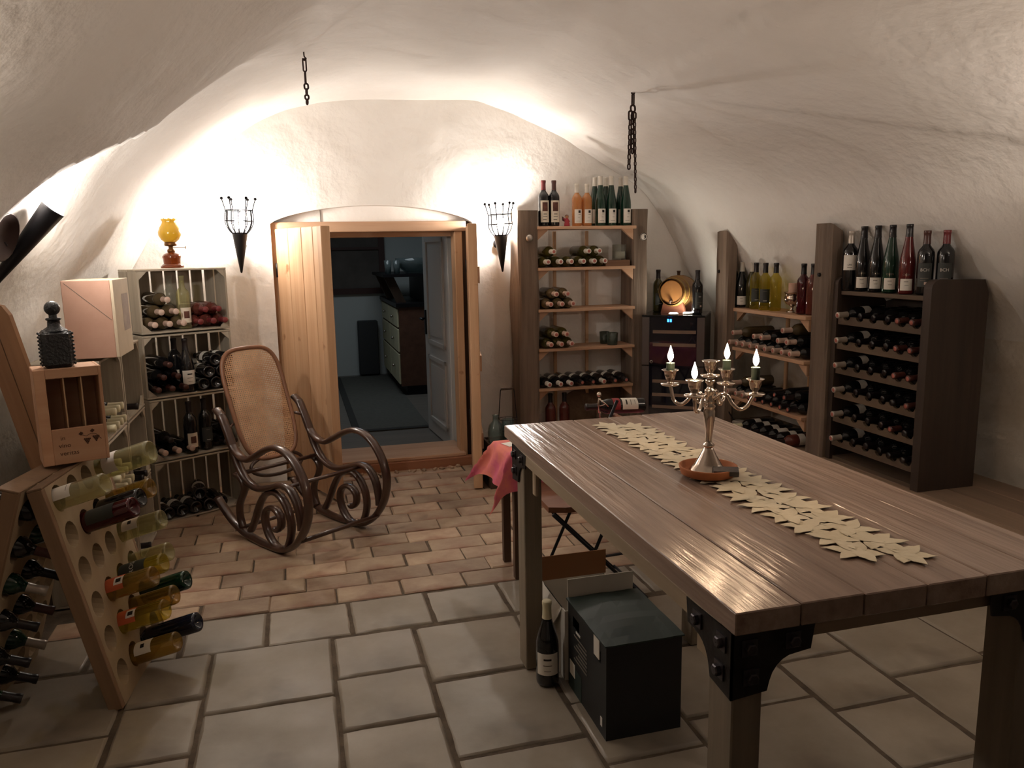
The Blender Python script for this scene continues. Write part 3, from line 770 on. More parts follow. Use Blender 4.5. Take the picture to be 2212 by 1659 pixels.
def bracket(x, y, sx, sy):
    """iron corner bracket: two curved gusset plates with washers and bolts"""
    r = None
    def plate(M):
        mb = MB(); g = [(0, 0), (.0, -.130), (.075, -.122)]
        g += [(.078+.055*(1-math.cos(t)), -.118+.062*math.sin(t)) for t in [PI/2*k/6 for k in range(1, 7)]]
        g += [(.165, -.052), (.172, -.003)]
        mb.prism(list(reversed(g)), 0, .004, M)
        return mb
    Mx = Matrix.Translation((x, y, TZ-.0455)) @ Matrix.Diagonal((sx, sy, 1, 1))
    My = Mx @ Matrix(((0, 1, 0, 0), (1, 0, 0, 0), (0, 0, 1, 0), (0, 0, 0, 1)))
    a = obj('bracket', plate(Mx), IRON, tb); b = obj('bracket', plate(My), IRON, tb)
    for o, M in ((a, Mx), (b, My)):
        for (px, pz) in ((.040, -.088), (.125, -.028), (.035, -.030)):
            mb = MB(); B = M @ basis((px, 0, pz), (0, -1, 0), (0, 0, 1))
            mb.box(-.016, .016, -.016, .016, 0, .003, B); mb.lathe([(.0115, .003), (.0115, .011), (.009, .013), (.001, .013)], 6, B, False)
            obj('bolt', mb, mat('bolt_iron', '4a4548', rough=.4, metal=.8), o)
bracket(.7155, 1.156, 1, 1); bracket(1.465, 1.158, -1, 1); bracket(.7155, 2.64, 1, -1); bracket(1.455, 2.62, -1, -1)
mb = MB(); mb.box(.724, .738, 2.39, 2.42, TZ-.17, TZ-.085, bev=.004); obj('corner_block', mb, APRON_Y, tb)
mb = MB(); mb.box(.735, .752, 1.26, 1.32, TZ-.16, TZ-.085, bev=.004); obj('corner_block', mb, APRON_Y, tb)

# ---- runner of cut-out cloth leaves
rn = MB(); rr = random.Random(11)
def cloth_leaf(cx, cy, ang, L, W, z):
    n = 7; pts = []
    for k in range(n+1):
        t = k/n; pts.append((L*(t-.25), W*math.sin(PI*min(1, t**.8))*(.5 if t < 1 else 0)))
    up = pts; lo = [(a, -b) for a, b in reversed(pts[1:-1])]
    ca, sa = math.cos(ang), math.sin(ang)
    vs = []
    for a, b in up+lo:
        zz = z + .0035*max(0, a/L)*(1 if rr.random() > .35 else .3) + .0012*abs(b/W)
        vs.append((cx+a*ca-b*sa, cy+a*sa+b*ca, zz))
    c = len(vs); vs.append((cx+L*.2*ca, cy+L*.2*sa, z+.001))
    rn.add(vs, [(i, (i+1) % c, c) for i in range(c)], True)
    vs2 = [(p[0], p[1], p[2]-.0008) for p in vs]
    rn.add(vs2, [((i+1) % c, i, c) for i in range(c)], True)
ns = 17
for i in range(ns):
    for s in (-1, 1):
        f = (i+.5+(.25 if s > 0 else -.25))/ns; cyy = 2.605-1.345*f; cxx = 1.105+.045*f + s*.036 + rr.uniform(-.006, .006)
        a0 = rr.uniform(0, 6.28)
        out = 0 if s > 0 else PI
        for k in range(6):
            a_ = out + (k-2.5)*PI*2/6.6 + rr.uniform(-.18, .18)
            lng = .080 if abs(k-2.5) < 2 else .066
            cloth_leaf(cxx+.008*math.cos(a_), cyy+.008*math.sin(a_), a_, lng*rr.uniform(.9, 1.12), .037, TZ+.0018+.0007*((i+k) % 3))
runner = obj('table_runner', rn, mat('runner_cloth', 'e6dcc4', 'dacdb0', rough=.85, scale=20, bump=.15))
tag(runner, 'cream table runner of cut out leaves lying along the plank table', 'table runner')
# ---- saucer, candelabrum, candles
CX, CYY, CZ = 1.09, 1.915, TZ+.006
o = obj('plant_saucer', MB().lathe([(.001, 0), (.066, 0), (.075, .004), (.080, .022), (.081, .026), (.076, .026), (.072, .010), (.062, .007), (.001, .007)], 40), TERRA, loc=(CX, CYY, CZ))
tag(o, 'round terracotta saucer under the silver candelabrum on the runner', 'saucer')
cd = thing('candelabrum', 'tarnished silver five-armed candelabrum standing in the terracotta saucer', 'candelabrum', (CX, CYY, CZ+.008))
obj('base', MB().lathe([(.001, 0), (.052, 0), (.053, .004), (.050, .008), (.044, .016), (.038, .022), (.036, .026), (.024, .046), (.014, .066), (.011, .072), (.001, .072)], 32), SILVER, cd)
obj('stem', MB().lathe([(.011, .070), (.016, .074), (.016, .079), (.010, .084), (.009, .09), (.0115, .12), (.0155, .155), (.0165, .175), (.014, .182), (.017, .186), (.017, .19), (.012, .194), (.017, .200), (.016, .206), (.009, .215), (.010, .222), (.015, .228), (.015, .234), (.009, .238), (.009, .25), (.014, .256), (.014, .262), (.008, .266), (.001, .266)], 24), SILVER, cd)
def cup(mb, c, s=1.0):
    B = Matrix.Translation(c)
    mb.lathe([(.004, .0), (.024*s, .003), (.027*s, .006), (.027*s, .008), (.010, .009), (.007, .014), (.012, .02), (.0165, .032), (.0175, .042), (.024, .046), (.0245, .048), (.014, .047), (.012, .040), (.001, .040)], 20, B)
mb = MB(); cup(mb, (0, 0, .268), 1.0); obj('centre_cup', mb, SILVER, cd)
rv = Vector((.868, -.496, 0)); fv = Vector((.496, .868, 0))
arms = [(rv*-.110+fv*.030, .268), (rv*-.040+fv*-.105, .262), (rv*.045+fv*.105, .262), (rv*.118+fv*-.030, .257)]
candles = []
for k, (d, zc) in enumerate(arms):
    h = Vector((d.x, d.y, 0)); L = h.length; h.normalize()
    P = [(h.x*r, h.y*r, z) for r, z in ((.008, .205), (.03, .224), (.048, .222), (.062, .200), (.082, .186), (.102, .196), (L-.004, .225), (L, zc-.03))]
    a = obj('arm', MB().tube(spline(P, 5), .0052, 8), SILVER, cd)
    Q = [(h.x*r, h.y*r, z) for r, z in ((.03, .224), (.020, .212), (.022, .198), (.032, .196), (.034, .205))]
    obj('scroll', MB().tube(spline(Q, 4), [.004]*16+[.0055], 6), SILVER, a)
    mb = MB(); cup(mb, (h.x*L, h.y*L, zc-.032)); obj('candle_cup', mb, SILVER, cd)
    candles.append((CX+h.x*L, CYY+h.y*L, CZ+.008+zc-.032+.042))
GREENWAX = mat('green_wax', '2c3830', '46544a', rough=.35, scale=12)
nm = ['leftmost candle, half burnt with a wax rim', 'front candle burnt down to a flat stub', 'rear candle standing behind the empty centre cup', 'rightmost and tallest dark green candle']
for (p, h, t) in zip(candles, (.024, .004, .030, .036), nm):
    c = thing('candle', 'lit dark green candle: '+t, 'candle', p)
    obj('wax', MB().lathe([(.001, -.002), (.0118, -.002), (.0118, h-.001), (.0125, h+.001), (.0108, h+.001), (.009, h-.002), (.001, h-.003)], 16), GREENWAX, c)
    obj('wick', MB().tube([(0, 0, h-.003), (.001, 0, h+.007)], .0009, 5), INK, c)
    obj('flame', MB().lathe([(.0005, h+.004), (.0045, h+.008), (.0080, h+.017), (.0078, h+.024), (.0048, h+.035), (.0020, h+.044), (.0004, h+.050)], 12), FLAME, c)
mb = MB(); mb.box(-.034, .034, -.013, .013, 0, .016, bev=.001); o = obj('matchbox', mb, mat('matchbox_grey', '3a3536', '575052', rough=.5, scale=60), loc=(CX+.022, CYY-.058, CZ+.009), rotz=-.42)
o.rotation_euler = (.35, 0, -.45); o.location.z += .006
tag(o, 'dark grey matchbox leaning in the saucer against the candelabrum foot', 'matchbox')

# ================================================================ UNDER THE TABLE
bottle('burgundy', GDARK, CCREAM, 'white', (.771, 2.42, .001), 'dark wine bottle with white two-part label on the floor beside the table leg', face=(-.3, -.95, 0))
CART = mat('carton_black', '141617', rough=.55); CARTG = mat('carton_green', '22302b', rough=.6); CARTW = mat('carton_white', 'cfc8bc', rough=.7); CARTB = mat('carton_brown', '8a5e3c', rough=.85, scale=9, bump=.05)
k1 = thing('wine_carton', 'black closed wine carton with dark green lid and printed side under the table', 'box', (.838, 2.045, 0))
W, Dp, H = .252, .345, .315
mb = MB(); mb.box(0, W, 0, .004, 0, H); obj('front_panel', mb, CART, k1)
mb = MB(); mb.box(0, W, Dp-.004, Dp, 0, H); obj('back_panel', mb, CART, k1)
mb = MB(); mb.box(W-.004, W, .004, Dp-.004, 0, H); obj('side_panel', mb, CART, k1)
mb = MB()   # left side with two hand slots
def holes_panel(y0, y1, z0, z1, hs):
    ys = sorted({y0, y1, *[a for h in hs for a in h[:2]]}); zs = sorted({z0, z1, *[a for h in hs for a in h[2:]]})
    for a, b in zip(ys, ys[1:]):
        for c, d in zip(zs, zs[1:]):
            if any(h[0] <= a and b <= h[1] and h[2] <= c and d <= h[3] for h in hs): continue
            mb.box(0, .004, a, b, c, d)
holes_panel(.004, Dp-.004, 0, H, [(.045, .10, .235, .275), (.235, .30, .235, .275)])
obj('side_panel', mb, CART, k1)
mb = MB(); mb.box(-.0012, 0, .215, .335, .0, .09); obj('green_patch', mb, CARTG, k1)
mb = MB(); mb.box(-.002, -.0012, .275, .325, .055, .105); obj('sticker', mb, CARTW, k1)
mb = MB()
for i in range(7): mb.box(-.0012, 0, .165, .285-.02*(i % 3), .125+.014*i, .130+.014*i)
obj('printed_text', mb, INKG, k1)
mb = MB(); mb.box(-.0014, 0, .225, .265, .228, .236); mb.box(-.0014, 0, .03, .045, .03, .06); obj('printed_text', mb, INKW, k1)
mb = MB(); vs = []; n = 8
for j in range(n+1):
    for i in range(n+1):
        x = -.006+(W+.012)*i/n; y = -.006+(Dp+.01)*j/n
        vs.append((x, y, H+.003+.010*math.sin(PI*i/n)*math.sin(PI*j/n)+.004*noise.noise(Vector((x*14, y*14, 1)))))
m = len(vs); vs += [(a, b, c-.005) for a, b, c in vs]
fs = [(j*(n+1)+i, j*(n+1)+i+1, (j+1)*(n+1)+i+1, (j+1)*(n+1)+i) for j in range(n) for i in range(n)]
edge = [i for i in range(n+1)]+[(j+1)*(n+1)-1 for j in range(1, n+1)]+[n*(n+1)+i for i in range(n-1, -1, -1)]+[j*(n+1) for j in range(n-1, 0, -1)]
fs += [tuple(k+m for k in reversed(f)) for f in fs] + [(edge[i], edge[(i+1) % len(edge)]+0, edge[(i+1) % len(edge)]+m, edge[i]+m) for i in range(len(edge))]
mb.add(vs, fs); obj('lid', mb, CARTG, k1)
mb = MB(); mb.box(-.004, -.0005, .05, .095, .245, .318); obj('torn_flap', mb, CARTW, k1)
mb = MB(); mb.box(.004, W-.004, .006, Dp-.006, 0, .003); obj('bottom', mb, CARTB, k1)
k2 = thing('wine_carton', 'open white carton with brown inside and raised flaps behind the black carton', 'box', (.832, 2.41, 0))
W, Dp, H = .255, .27, .26
for (a, b, c, d) in ((0, W, 0, .004), (0, W, Dp-.004, Dp), (0, .004, .004, Dp-.004), (W-.004, W, .004, Dp-.004)):
    mb = MB(); mb.box(a, b, c, d, 0, H); obj('side_panel', mb, CARTW, k2)
mb = MB(); mb.box(.004, W-.004, .004, Dp-.004, 0, .004); obj('bottom', mb, CARTB, k2)
mb = MB(); mb.box(.012, W+.0, .0, .004, H, H+.115, Matrix.Rotation(.0, 4, 'X')); obj('near_flap', mb, CARTW, k2)
mb = MB(); mb.box(-.004, W+.006, Dp-.004, Dp, H, H+.095); obj('far_flap', mb, CARTB, k2)
mb = MB(); mb.add([(.0, .03, H), (.0, Dp-.03, H), (-.03, Dp-.06, H-.10), (-.035, .08, H-.11), (.004, .03, H), (.004, Dp-.03, H), (-.026, Dp-.06, H-.1), (-.031, .08, H-.11)], [(0, 1, 2, 3), (7, 6, 5, 4), (0, 4, 5, 1), (1, 5, 6, 2), (2, 6, 7, 3), (3, 7, 4, 0)]); obj('side_flap', mb, CARTW, k2)

# ================================================================ FOLDING CHAIR, CLOTHED TABLE, BOTTLE HOLDER
fc = thing('folding_chair', 'black metal folding chair with brown wooden seat beyond the plank table', 'chair', (0, 0, 0))
mb = MB(); poly = [(.935, 2.90), (1.0, 2.875), (1.25, 2.865), (1.31, 2.90), (1.32, 3.20), (1.26, 3.24), (.98, 3.235), (.94, 3.20)]
mb.prism(poly, .445, .468, None, 'xy'); obj('seat', mb, wood('chair_seat', '5e3a26', '7a4c32', 'x'), fc)
for y in (2.872, 3.235):
    for A, B in (((.945, y, .445), (1.372, y+.02, .006)), ((1.375, y, .82), (1.005, y, .006))):
        mb = MB(); mb.tube([A, B], .0075, 8); obj('leg', mb, BLACKM, fc)
for (A, B) in (((.985, 2.872, .235), (1.30, 2.872, .245)), ((1.372, 2.892, .02), (1.372, 3.255, .02)), ((1.01, 2.872, .02), (1.01, 3.235, .02)), ((1.30, 2.872, .245), (1.30, 3.235, .245))):
    mb = MB(); mb.tube([A, B], .006, 8); obj('stretcher', mb, BLACKM, fc)
mb = MB(); mb.box(1.355, 1.375, 2.86, 3.25, .62, .76, bev=.006); obj('backrest', mb, MATS['chair_seat'], fc)

pt = thing('side_table', 'low side table hidden under the pink cloth beside the bookshelf', 'table', (0, 0, 0))
X0, X1, Y0, Y1, ZT = .868, 1.66, 3.27, 3.55, .597
mb = MB(); mb.box(X0, X1, Y0, Y1, ZT-.025, ZT, bev=.003); obj('tabletop', mb, DARKW_Y, pt)
for x in (X0+.03, X1-.07):
    for y in (Y0+.02, Y1-.06):
        mb = MB(); mb.box(x, x+.035, y+.0, y+.035, 0, ZT-.025); obj('leg', mb, DARKW, pt)
mb = MB(); vs = []; N_ = 46; M_ = 34; hang = .17
for j in range(M_+1):
    for i in range(N_+1):
        x = X0-hang+(X1-X0+2*hang)*i/N_; y = Y0-hang+(Y1-Y0+2*hang)*j/M_
        ex = max(0, X0-x)-max(0, x-X1); ey = max(0, Y0-y)-max(0, y-Y1)
        d = math.hypot(ex, ey)
        px = min(max(x, X0-.004), X1+.004); py = min(max(y, Y0-.004), Y1+.004)
        if d > 0:
            cor = min(abs(ex), abs(ey))/hang
            px += -(1 if ex > 0 else -1)*(.03*abs(ex)/hang+.09*cor)*(1 if ex else 0)
            py += -(1 if ey > 0 else -1)*(.03*abs(ey)/hang+.09*cor)*(1 if ey else 0)
            z = ZT+.004-d*.97
            w_ = .008*math.sin((x+y)*38)*min(1, d/.08); px += w_*(1 if ex else 0); py += w_*(1 if ey else 0)
        else: z = ZT+.004
        vs.append((px, py, z))
mb.add(vs, [(j*(N_+1)+i, j*(N_+1)+i+1, (j+1)*(N_+1)+i+1, (j+1)*(N_+1)+i) for j in range(M_) for i in range(N_)], True)
o = obj('tablecloth', mb, mat('pink_cloth', 'd9796a', 'c85c74', rough=.9, scale=5, lo=.42, hi=.58, bump=.2, bscale=60, bdist=.002))
tag(o, 'pink and orange patterned cloth draped with pointed corners over the side table', 'tablecloth')
mb = MB(); mb.box(0, .11, 0, .075, 0, .001); o = obj('paper_card', mb, PAPERW, loc=(.91, 3.40, ZT+.0052), rotz=.3); tag(o, 'white paper card on the pink cloth beside the table corner', 'card')
hd = thing('bottle_holder', 'small silver wire figure holding a wine bottle beyond the plank table', 'bottle holder', (1.37, 3.44, ZT+.005))
P = lambda *p: spline(p, 4)
mb = MB(); mb.tube(P((-.03, .03, .002), (.0, .02, .05), (.005, 0, .09), (.0, 0, .125)), .0045, 6); obj('leg', mb, SILVER, hd)
mb = MB(); mb.tube(P((.04, -.03, .002), (.02, -.02, .05), (.008, 0, .09), (.004, 0, .125)), .0045, 6); obj('leg', mb, SILVER, hd)
mb = MB(); mb.tube(P((.0, 0, .12), (-.004, 0, .16), (.002, 0, .19)), [.006]*4+[.008]*5, 8); obj('torso', mb, SILVER, hd)
mb = MB(); mb.sphere((.0, .004, .207), .013, 10, 8); obj('head', mb, SILVER, hd)
for s in (-1, 1):
    mb = MB(); mb.tube(P((.0, 0, .186), (.01, s*.024, .175), (.03, s*.026, .158), (.045, s*.012, .142)), .0035, 6); obj('arm', mb, SILVER, hd)
mb = MB(); mb.lathe([(.001, 0), (.05, 0), (.05, .003), (.001, .003)], 18); obj('base_plate', mb, SILVER, hd)
mb = MB(); mb.tube([(.016+.018*math.cos(a*PI/8), .018*math.sin(a*PI/8), .160+.006*math.cos(a*PI/8)) for a in range(16)], .0025, 5, closed=True); obj('neck_ring', mb, SILVER, hd)
bt = bottle('bordeaux', GDARK, CDARK, 'white', (1.605, 3.445, .742), 'dark bottle with red and white label held level by the silver wire figure', ax=(-.998, .03, .03), face=(0, -.75, .65))
link('label_band', bmesh_of('redband', lambda: sleeve('bordeaux', .135, .172, 1.0, .001).mesh('label_band', PAPERR)), bt)

# ================================================================ BOTTLE CARRIER BESIDE THE DOOR
cr = thing('wooden_box', 'small dark wooden box on the floor between door and bookshelf', 'box', (1.12, 4.66, 0))
for (a, b, c, d) in ((0, .27, 0, .014), (0, .27, .206, .22), (0, .014, .014, .206), (.256, .27, .014, .206)):
    mb = MB(); mb.box(a, b, c, d, 0, .29); obj('side', mb, DARKW, cr)
mb = MB(); mb.box(.014, .256, .014, .206, .262, .276); obj('lid', mb, DARKW_Y, cr)
bc = thing('wire_basket', 'wire bottle basket with tall handle on the dark box beside the bookshelf', 'basket', (1.268, 4.77, .277))
for z, r in ((.005, .055), (.08, .058), (.15, .06)):
    mb = MB(); mb.tube([(r*math.cos(a*PI/12), r*math.sin(a*PI/12), z) for a in range(24)], .002, 5, closed=True); obj('ring', mb, BLACKM, bc)
for k in range(8):
    a = 2*PI*k/8; mb = MB(); mb.tube([(.055*math.cos(a), .055*math.sin(a), .005), (.06*math.cos(a), .06*math.sin(a), .15)], .0016, 5); obj('wire', mb, BLACKM, bc)
mb = MB(); mb.tube(P((-.06, 0, .15), (-.053, 0, .24), (-.045, 0, .333), (-.038, 0, .345)), .003, 6); mb.tube(P((.06, 0, .15), (.053, 0, .24), (.045, 0, .333), (.038, 0, .345)), .003, 6); obj('handle', mb, BLACKM, bc)
mb = MB(); mb.tube([(-.042, 0, .346), (.042, 0, .346)], .007, 8); obj('grip', mb, DARKW, bc)
GJAR = glass('glass_bluish', 'dfe9e8', .08, 'a8bcbc')
o = obj('swing_bottle', MB().lathe([(.001, .002), (.046, 0), (.05, .006), (.052, .09), (.042, .125), (.020, .15), (.018, .18), (.022, .185), (.020, .19), (.015, .18), (.016, .15), (.04, .12), (.048, .09), (.047, .01), (.001, .006)], 20), GJAR, loc=(1.178, 4.735, .277)); tag(o, 'round clear glass bottle left of the wire basket on the dark box', 'bottle')
o = obj('preserving_jar', MB().lathe([(.001, .002), (.044, 0), (.047, .006), (.048, .10), (.042, .12), (.042, .14), (.038, .14), (.038, .12), (.044, .10), (.043, .01), (.001, .006)], 20), GJAR, loc=(1.268, 4.77, .284)); tag(o, 'clear glass jar standing inside the wire basket', 'jar')
# ================================================================ ROCKING CHAIR
RC = thing('rocking_chair', 'bentwood rocking chair with woven cane backrest and missing seat before the doorway', 'chair')
ch_r = Vector((.83205, .5547, 0)); ch_f = Vector((.5547, -.83205, 0)); HW = .243
Mc = Matrix((ch_r, ch_f, Vector((0, 0, 1)))).transposed().to_4x4(); Mc.translation = Vector((.0325, 4.125, 0))
RC.matrix_world = Mc          # local x = right, y = forward, z = up
CURV = {
 'rocker': [(-.57, .172), (-.43, .078), (-.29, .030), (-.16, .0155), (-.05, .0145), (.05, .022), (.13, .052), (.21, .115), (.272, .20), (.300, .29), (.296, .365), (.262, .44), (.20, .508), (.125, .546), (.04, .552), (-.05, .525), (-.14, .482), (-.225, .447), (-.30, .455), (-.365, .50), (-.405, .57), (-.45, .645), (-.505, .68)],
 'side_rail': [(-.46, .66), (-.405, .575), (-.365, .50), (-.325, .415), (-.256, .340), (-.15, .308), (-.04, .330), (.07, .364), (.15, .357), (.205, .30), (.228, .225), (.232, .17)],
 'support': [(-.25, .055), (-.20, .125), (-.155, .205), (-.10, .272), (-.04, .304), (.02, .312), (.08, .285), (.122, .225), (.134, .16), (.118, .095), (.09, .045)],
 'scroll': [(.085, .045), (.03, .022), (-.03, .030), (-.083, .078), (-.105, .145), (-.085, .200), (-.035, .225), (.015, .218), (.045, .185), (.040, .140), (.005, .115), (-.012, .122)],
 'back_leg': [(-.33, .052), (-.352, .11), (-.345, .18), (-.295, .255), (-.285, .30), (-.32, .335), (-.365, .342)],
}
for s in (-1, 1):
    for nme, pts in CURV.items():
        w = HW if nme in ('rocker', 'side_rail') else HW-.006
        P3 = spline([(s*w, u, z) for u, z in pts], 6)
        R0 = {'rocker': .0175, 'side_rail': .0170, 'support': .0160, 'scroll': .0160, 'back_leg': .0150}[nme]
        obj({'rocker': 'rocker', 'side_rail': 'side_rail', 'support': 'leg', 'scroll': 'scroll', 'back_leg': 'leg'}[nme], MB().tube(P3, R0, 10, flat=(1.5, .92, (1, 0, 0))), BENT, RC)
obj('seat_rail', MB().tube([(-HW, .085, .352), (HW, .085, .352)], .013, 8, flat=(.8, 1.2, (0, 0, 1))), BENT, RC)
obj('seat_rail', MB().tube([(-HW, -.30, .360), (HW, -.30, .360)], .012, 8), BENT, RC)
obj('stretcher', MB().tube([(-HW, .215, .105), (HW, .215, .105)], .012, 8), BENT, RC)
obj('stretcher', MB().tube([(-HW, -.33, .055), (HW, -.33, .055)], .011, 8), BENT, RC)
obj('ring', MB().tube([(.16*math.cos(2*PI*k/32), -.34-.02*math.sin(2*PI*k/32), .345+.055*math.sin(2*PI*k/32)+.01) for k in range(32)], .010, 8, closed=True), BENT, RC)
# reclined cane back
B0 = Vector((0, -.352, .385)); B1 = Vector((0, -.585, .985)); bu = (B1-B0).normalized(); Lb = (B1-B0).length
bn = Vector((1, 0, 0)).cross(bu).normalized()
def outline(ins, n=56):
    pts = []
    hw, hl = .183-ins, Lb/2-ins
    for k in range(n):
        a = 2*PI*k/n; c, s_ = math.cos(a), math.sin(a); p = .52
        x = hw*(abs(c)**p)*(1 if c > 0 else -1); y = hl*(abs(s_)**p)*(1 if s_ > 0 else -1)
        x *= 1.0+.045*(y/hl)
        pts.append((x, y))
    return pts
def bk(x, y, d=0.0): return B0+bu*(Lb/2+y)+Vector((x, 0, 0))+bn*(d - .03*(1-(x/.19)**2)*0.4)
obj('back_frame', MB().tube([bk(x, y) for x, y in outline(.006)], .0125, 8, closed=True), wood('cane_frame', '6a4630', '805840', 'z', rough=.4), RC)
# cane weave: octagonal holes cut by a procedural mask
cm = bpy.data.materials.new('woven_cane'); cm.use_nodes = True; nt = cm.node_tree; Nn = nt.nodes; Ln = nt.links
bs = Nn['Principled BSDF']; bs.inputs['Roughness'].default_value = .55
tc = Nn.new('ShaderNodeTexCoord'); vo = Nn.new('ShaderNodeTexVoronoi'); vo.feature = 'F1'; vo.distance = 'EUCLIDEAN'; vo.inputs['Scale'].default_value = 92; vo.inputs['Randomness'].default_value = 0
vo.voronoi_dimensions = '2D'
Ln.new(tc.outputs['UV'], vo.inputs['Vector'])
lt = Nn.new('ShaderNodeMath'); lt.operation = 'LESS_THAN'; lt.inputs[1].default_value = .29; Ln.new(vo.outputs['Distance'], lt.inputs[0])
no = Nn.new('ShaderNodeTexNoise'); no.inputs['Scale'].default_value = 9
rp = Nn.new('ShaderNodeValToRGB'); rp.color_ramp.elements[0].color = (*hexc('a87c58'), 1); rp.color_ramp.elements[1].color = (*hexc('c49a74'), 1); rp.color_ramp.elements[0].position = .35; rp.color_ramp.elements[1].position = .65
Ln.new(tc.outputs['Object'], no.inputs['Vector']); Ln.new(no.outputs['Fac'], rp.inputs[0]); Ln.new(rp.outputs[0], bs.inputs['Base Color'])
tr_ = Nn.new('ShaderNodeBsdfTransparent'); mx_ = Nn.new('ShaderNodeMixShader'); Ln.new(lt.outputs[0], mx_.inputs[0]); Ln.new(bs.outputs[0], mx_.inputs[1]); Ln.new(tr_.outputs[0], mx_.inputs[2]); Ln.new(mx_.outputs[0], Nn['Material Output'].inputs[0])
ol = outline(.010); vs = []; rings = [1.0, .75, .5, .25]
for f in rings: vs += [(x*f, y*f) for x, y in ol]
vs.append((0, 0)); n = len(ol)
fs = [(j*n+i, j*n+(i+1) % n, (j+1)*n+(i+1) % n, (j+1)*n+i) for j in range(3) for i in range(n)] + [(3*n+i, 3*n+(i+1) % n, 4*n) for i in range(n)]
mb = MB(); mb.add([bk(x, y) for x, y in vs], fs, True); me = mb.mesh('cane_panel', cm)
uv = me.uv_layers.new(name='uv')
for lp in me.loops: uv.data[lp.index].uv = vs[lp.vertex_index]
link('cane_panel', me, RC)
for s in (-1, 1):
    mb = MB(); mb.tube([bk(s*.19, -.09), (s*HW, -.405, .58)], .009, 6); obj('back_bolt', mb, BENT, RC)

# ================================================================ CRATES
def crate(loc, ang, w, d, h, text, group='white-washed crates stacked as shelves', gus=True):
    c = thing('wooden_crate', text, 'crate', loc, ang, group)
    t = .011; K = (round(w, 3), round(d, 3), round(h, 3))
    def put(key, fn, m, nm='slat', M=None):
        link(nm, bmesh_of(('crate', key, K, m.name), lambda: fn(MB()).mesh(nm, m)), c, M=M)
    for z, k in ((0, 'b'), (h-t, 't')):
        for a, b in ((0, d*.48), (d*.52, d-t)):
            put(('h', k, round(a, 2)), lambda mb, a=a, b=b, z=z: mb.box(0, w, a, b, z+.0005, z+t-.0005, bev=.0015), CRATE_X)
    for x, k in ((0, 'l'), (w-t, 'r')):
        for a, b in ((0.002, d*.47), (d*.53, d-t)):
            put(('s', k, round(a, 2)), lambda mb, a=a, b=b, x=x: mb.box(x, x+t, a, b, t, h-t, bev=.0015), CRATE_Z)
    n = 6; g = .012; bw = (w-2*t-g*(n+1))/n
    for i in range(n):
        x = t+g+i*(bw+g)
        put(('k', i), lambda mb, x=x: mb.box(x, x+bw, d-t, d, .002, h-.002, bev=.0015), CRATE_Z)
    for ix in (0, 1):
        for iz in (0, 1):
            if gus:
                q = .045
                xs = (t, t+q) if ix == 0 else (w-t, w-t-q); zs = (t, t+q) if iz == 0 else (h-t, h-t-q)
                poly = [(xs[0], zs[0]), (xs[1], zs[0]), (xs[0], zs[1])]
                put(('g', ix, iz), lambda mb, poly=poly: mb.prism(poly, .004, .016), CRATE_X, 'corner_gusset')
    return c
def inside(c, x, y, z): return c.matrix_world @ Vector((x, y, z))
A1 = math.radians(29); W1, D1, H1 = .50, .29, .352
ux, uy = Vector((math.cos(A1), math.sin(A1), 0)), Vector((-math.sin(A1), math.cos(A1), 0))
Z1 = [.0, .358, .716, 1.076]
names1 = ['bottom crate of the stack facing the room beside the rocking chair', 'second crate from the floor in the stack beside the rocking chair', 'third crate from the floor in the stack beside the rocking chair', 'topmost crate under the yellow oil lamp']
col1 = []
for k in range(4):
    sh_ = [0, .004, -.004, 0][k]
    col1.append(crate((-.818+sh_, 4.625, Z1[k]), A1+[0, .01, -.012, .004][k], W1, D1, H1, 'white-washed slatted wooden crate, '+names1[k]))
bpy.context.view_layer.update()
A2 = PI/2+.0
Z2 = [0, .358, .716]
col2, col3 = [], []
for k in range(3):
    nmk = ['bottom', 'middle', 'top'][k]
    col3.append(crate((-.812, 3.585+.004*k, Z2[k]), A2, .42, .285, .352, 'white-washed wooden crate, %s of the stack behind the riddling rack' % nmk))
    col2.append(crate((-.812, 4.03+.004*k, Z2[k]), A2, .44, .285, .352, 'white-washed wooden crate, %s of the stack in the corner' % nmk))
bpy.context.view_layer.update()
def lay(c, x, z, gm, cm, lab, text, kind='bordeaux', out=True, y=None, roll=0.0, group=None, dx=0.0, ring=False):
    """bottle lying in a crate with its neck (out) or its base towards the room"""
    R = c.matrix_world.to_3x3(); dirn = Vector((dx, -1 if out else 1, 0)).normalized()
    y = (.275 if out else -.01) if y is None else y
    return bottle(kind, gm, cm, lab, inside(c, x, y, z), text, ax=R @ dirn, face=R @ Vector((math.sin(roll), 0, math.cos(roll))), group=group, lite=True, ring=ring)
def stand(c, x, y, gm, cm, lab, text, kind='bordeaux', turn=0.0):
    R = c.matrix_world.to_3x3()
    return bottle(kind, gm, cm, lab, inside(c, x, y, .0125), text, face=R @ Vector((math.sin(turn), -1, 0)))
zc = .0125+.0385
c = col1[3]
k = 0
for row, xs in ((0, (.065, .145, .222)), (1, (.105, .185)), (2, (.143,))):
    for x in xs:
        lay(c, x, zc+row*.067, GBROWN, CPINK, None, 'brown bottle in the top crate, left of the emblem bottle, %s row, %s from left' % (['bottom', 'middle', 'top'][row], ORD[xs.index(x)])); k += 1
stand(c, .262, .06, GPALE, None, 'gold', 'clear bottle with heart emblem label standing in the topmost crate')
stand(c, .235, .17, GCLEAR, None, None, 'empty clear bottle standing behind the emblem bottle in the topmost crate')
for row, xs in ((0, (.318, .394, .462)), (1, (.352, .43))):
    for x in xs:
        lay(c, x, zc+row*.067, GROSE, CRED, None, 'rose bottle with red capsule lying in the top crate, %s row, %s from left' % (['bottom', 'upper'][row], ORD[xs.index(x)]))
c = col1[2]
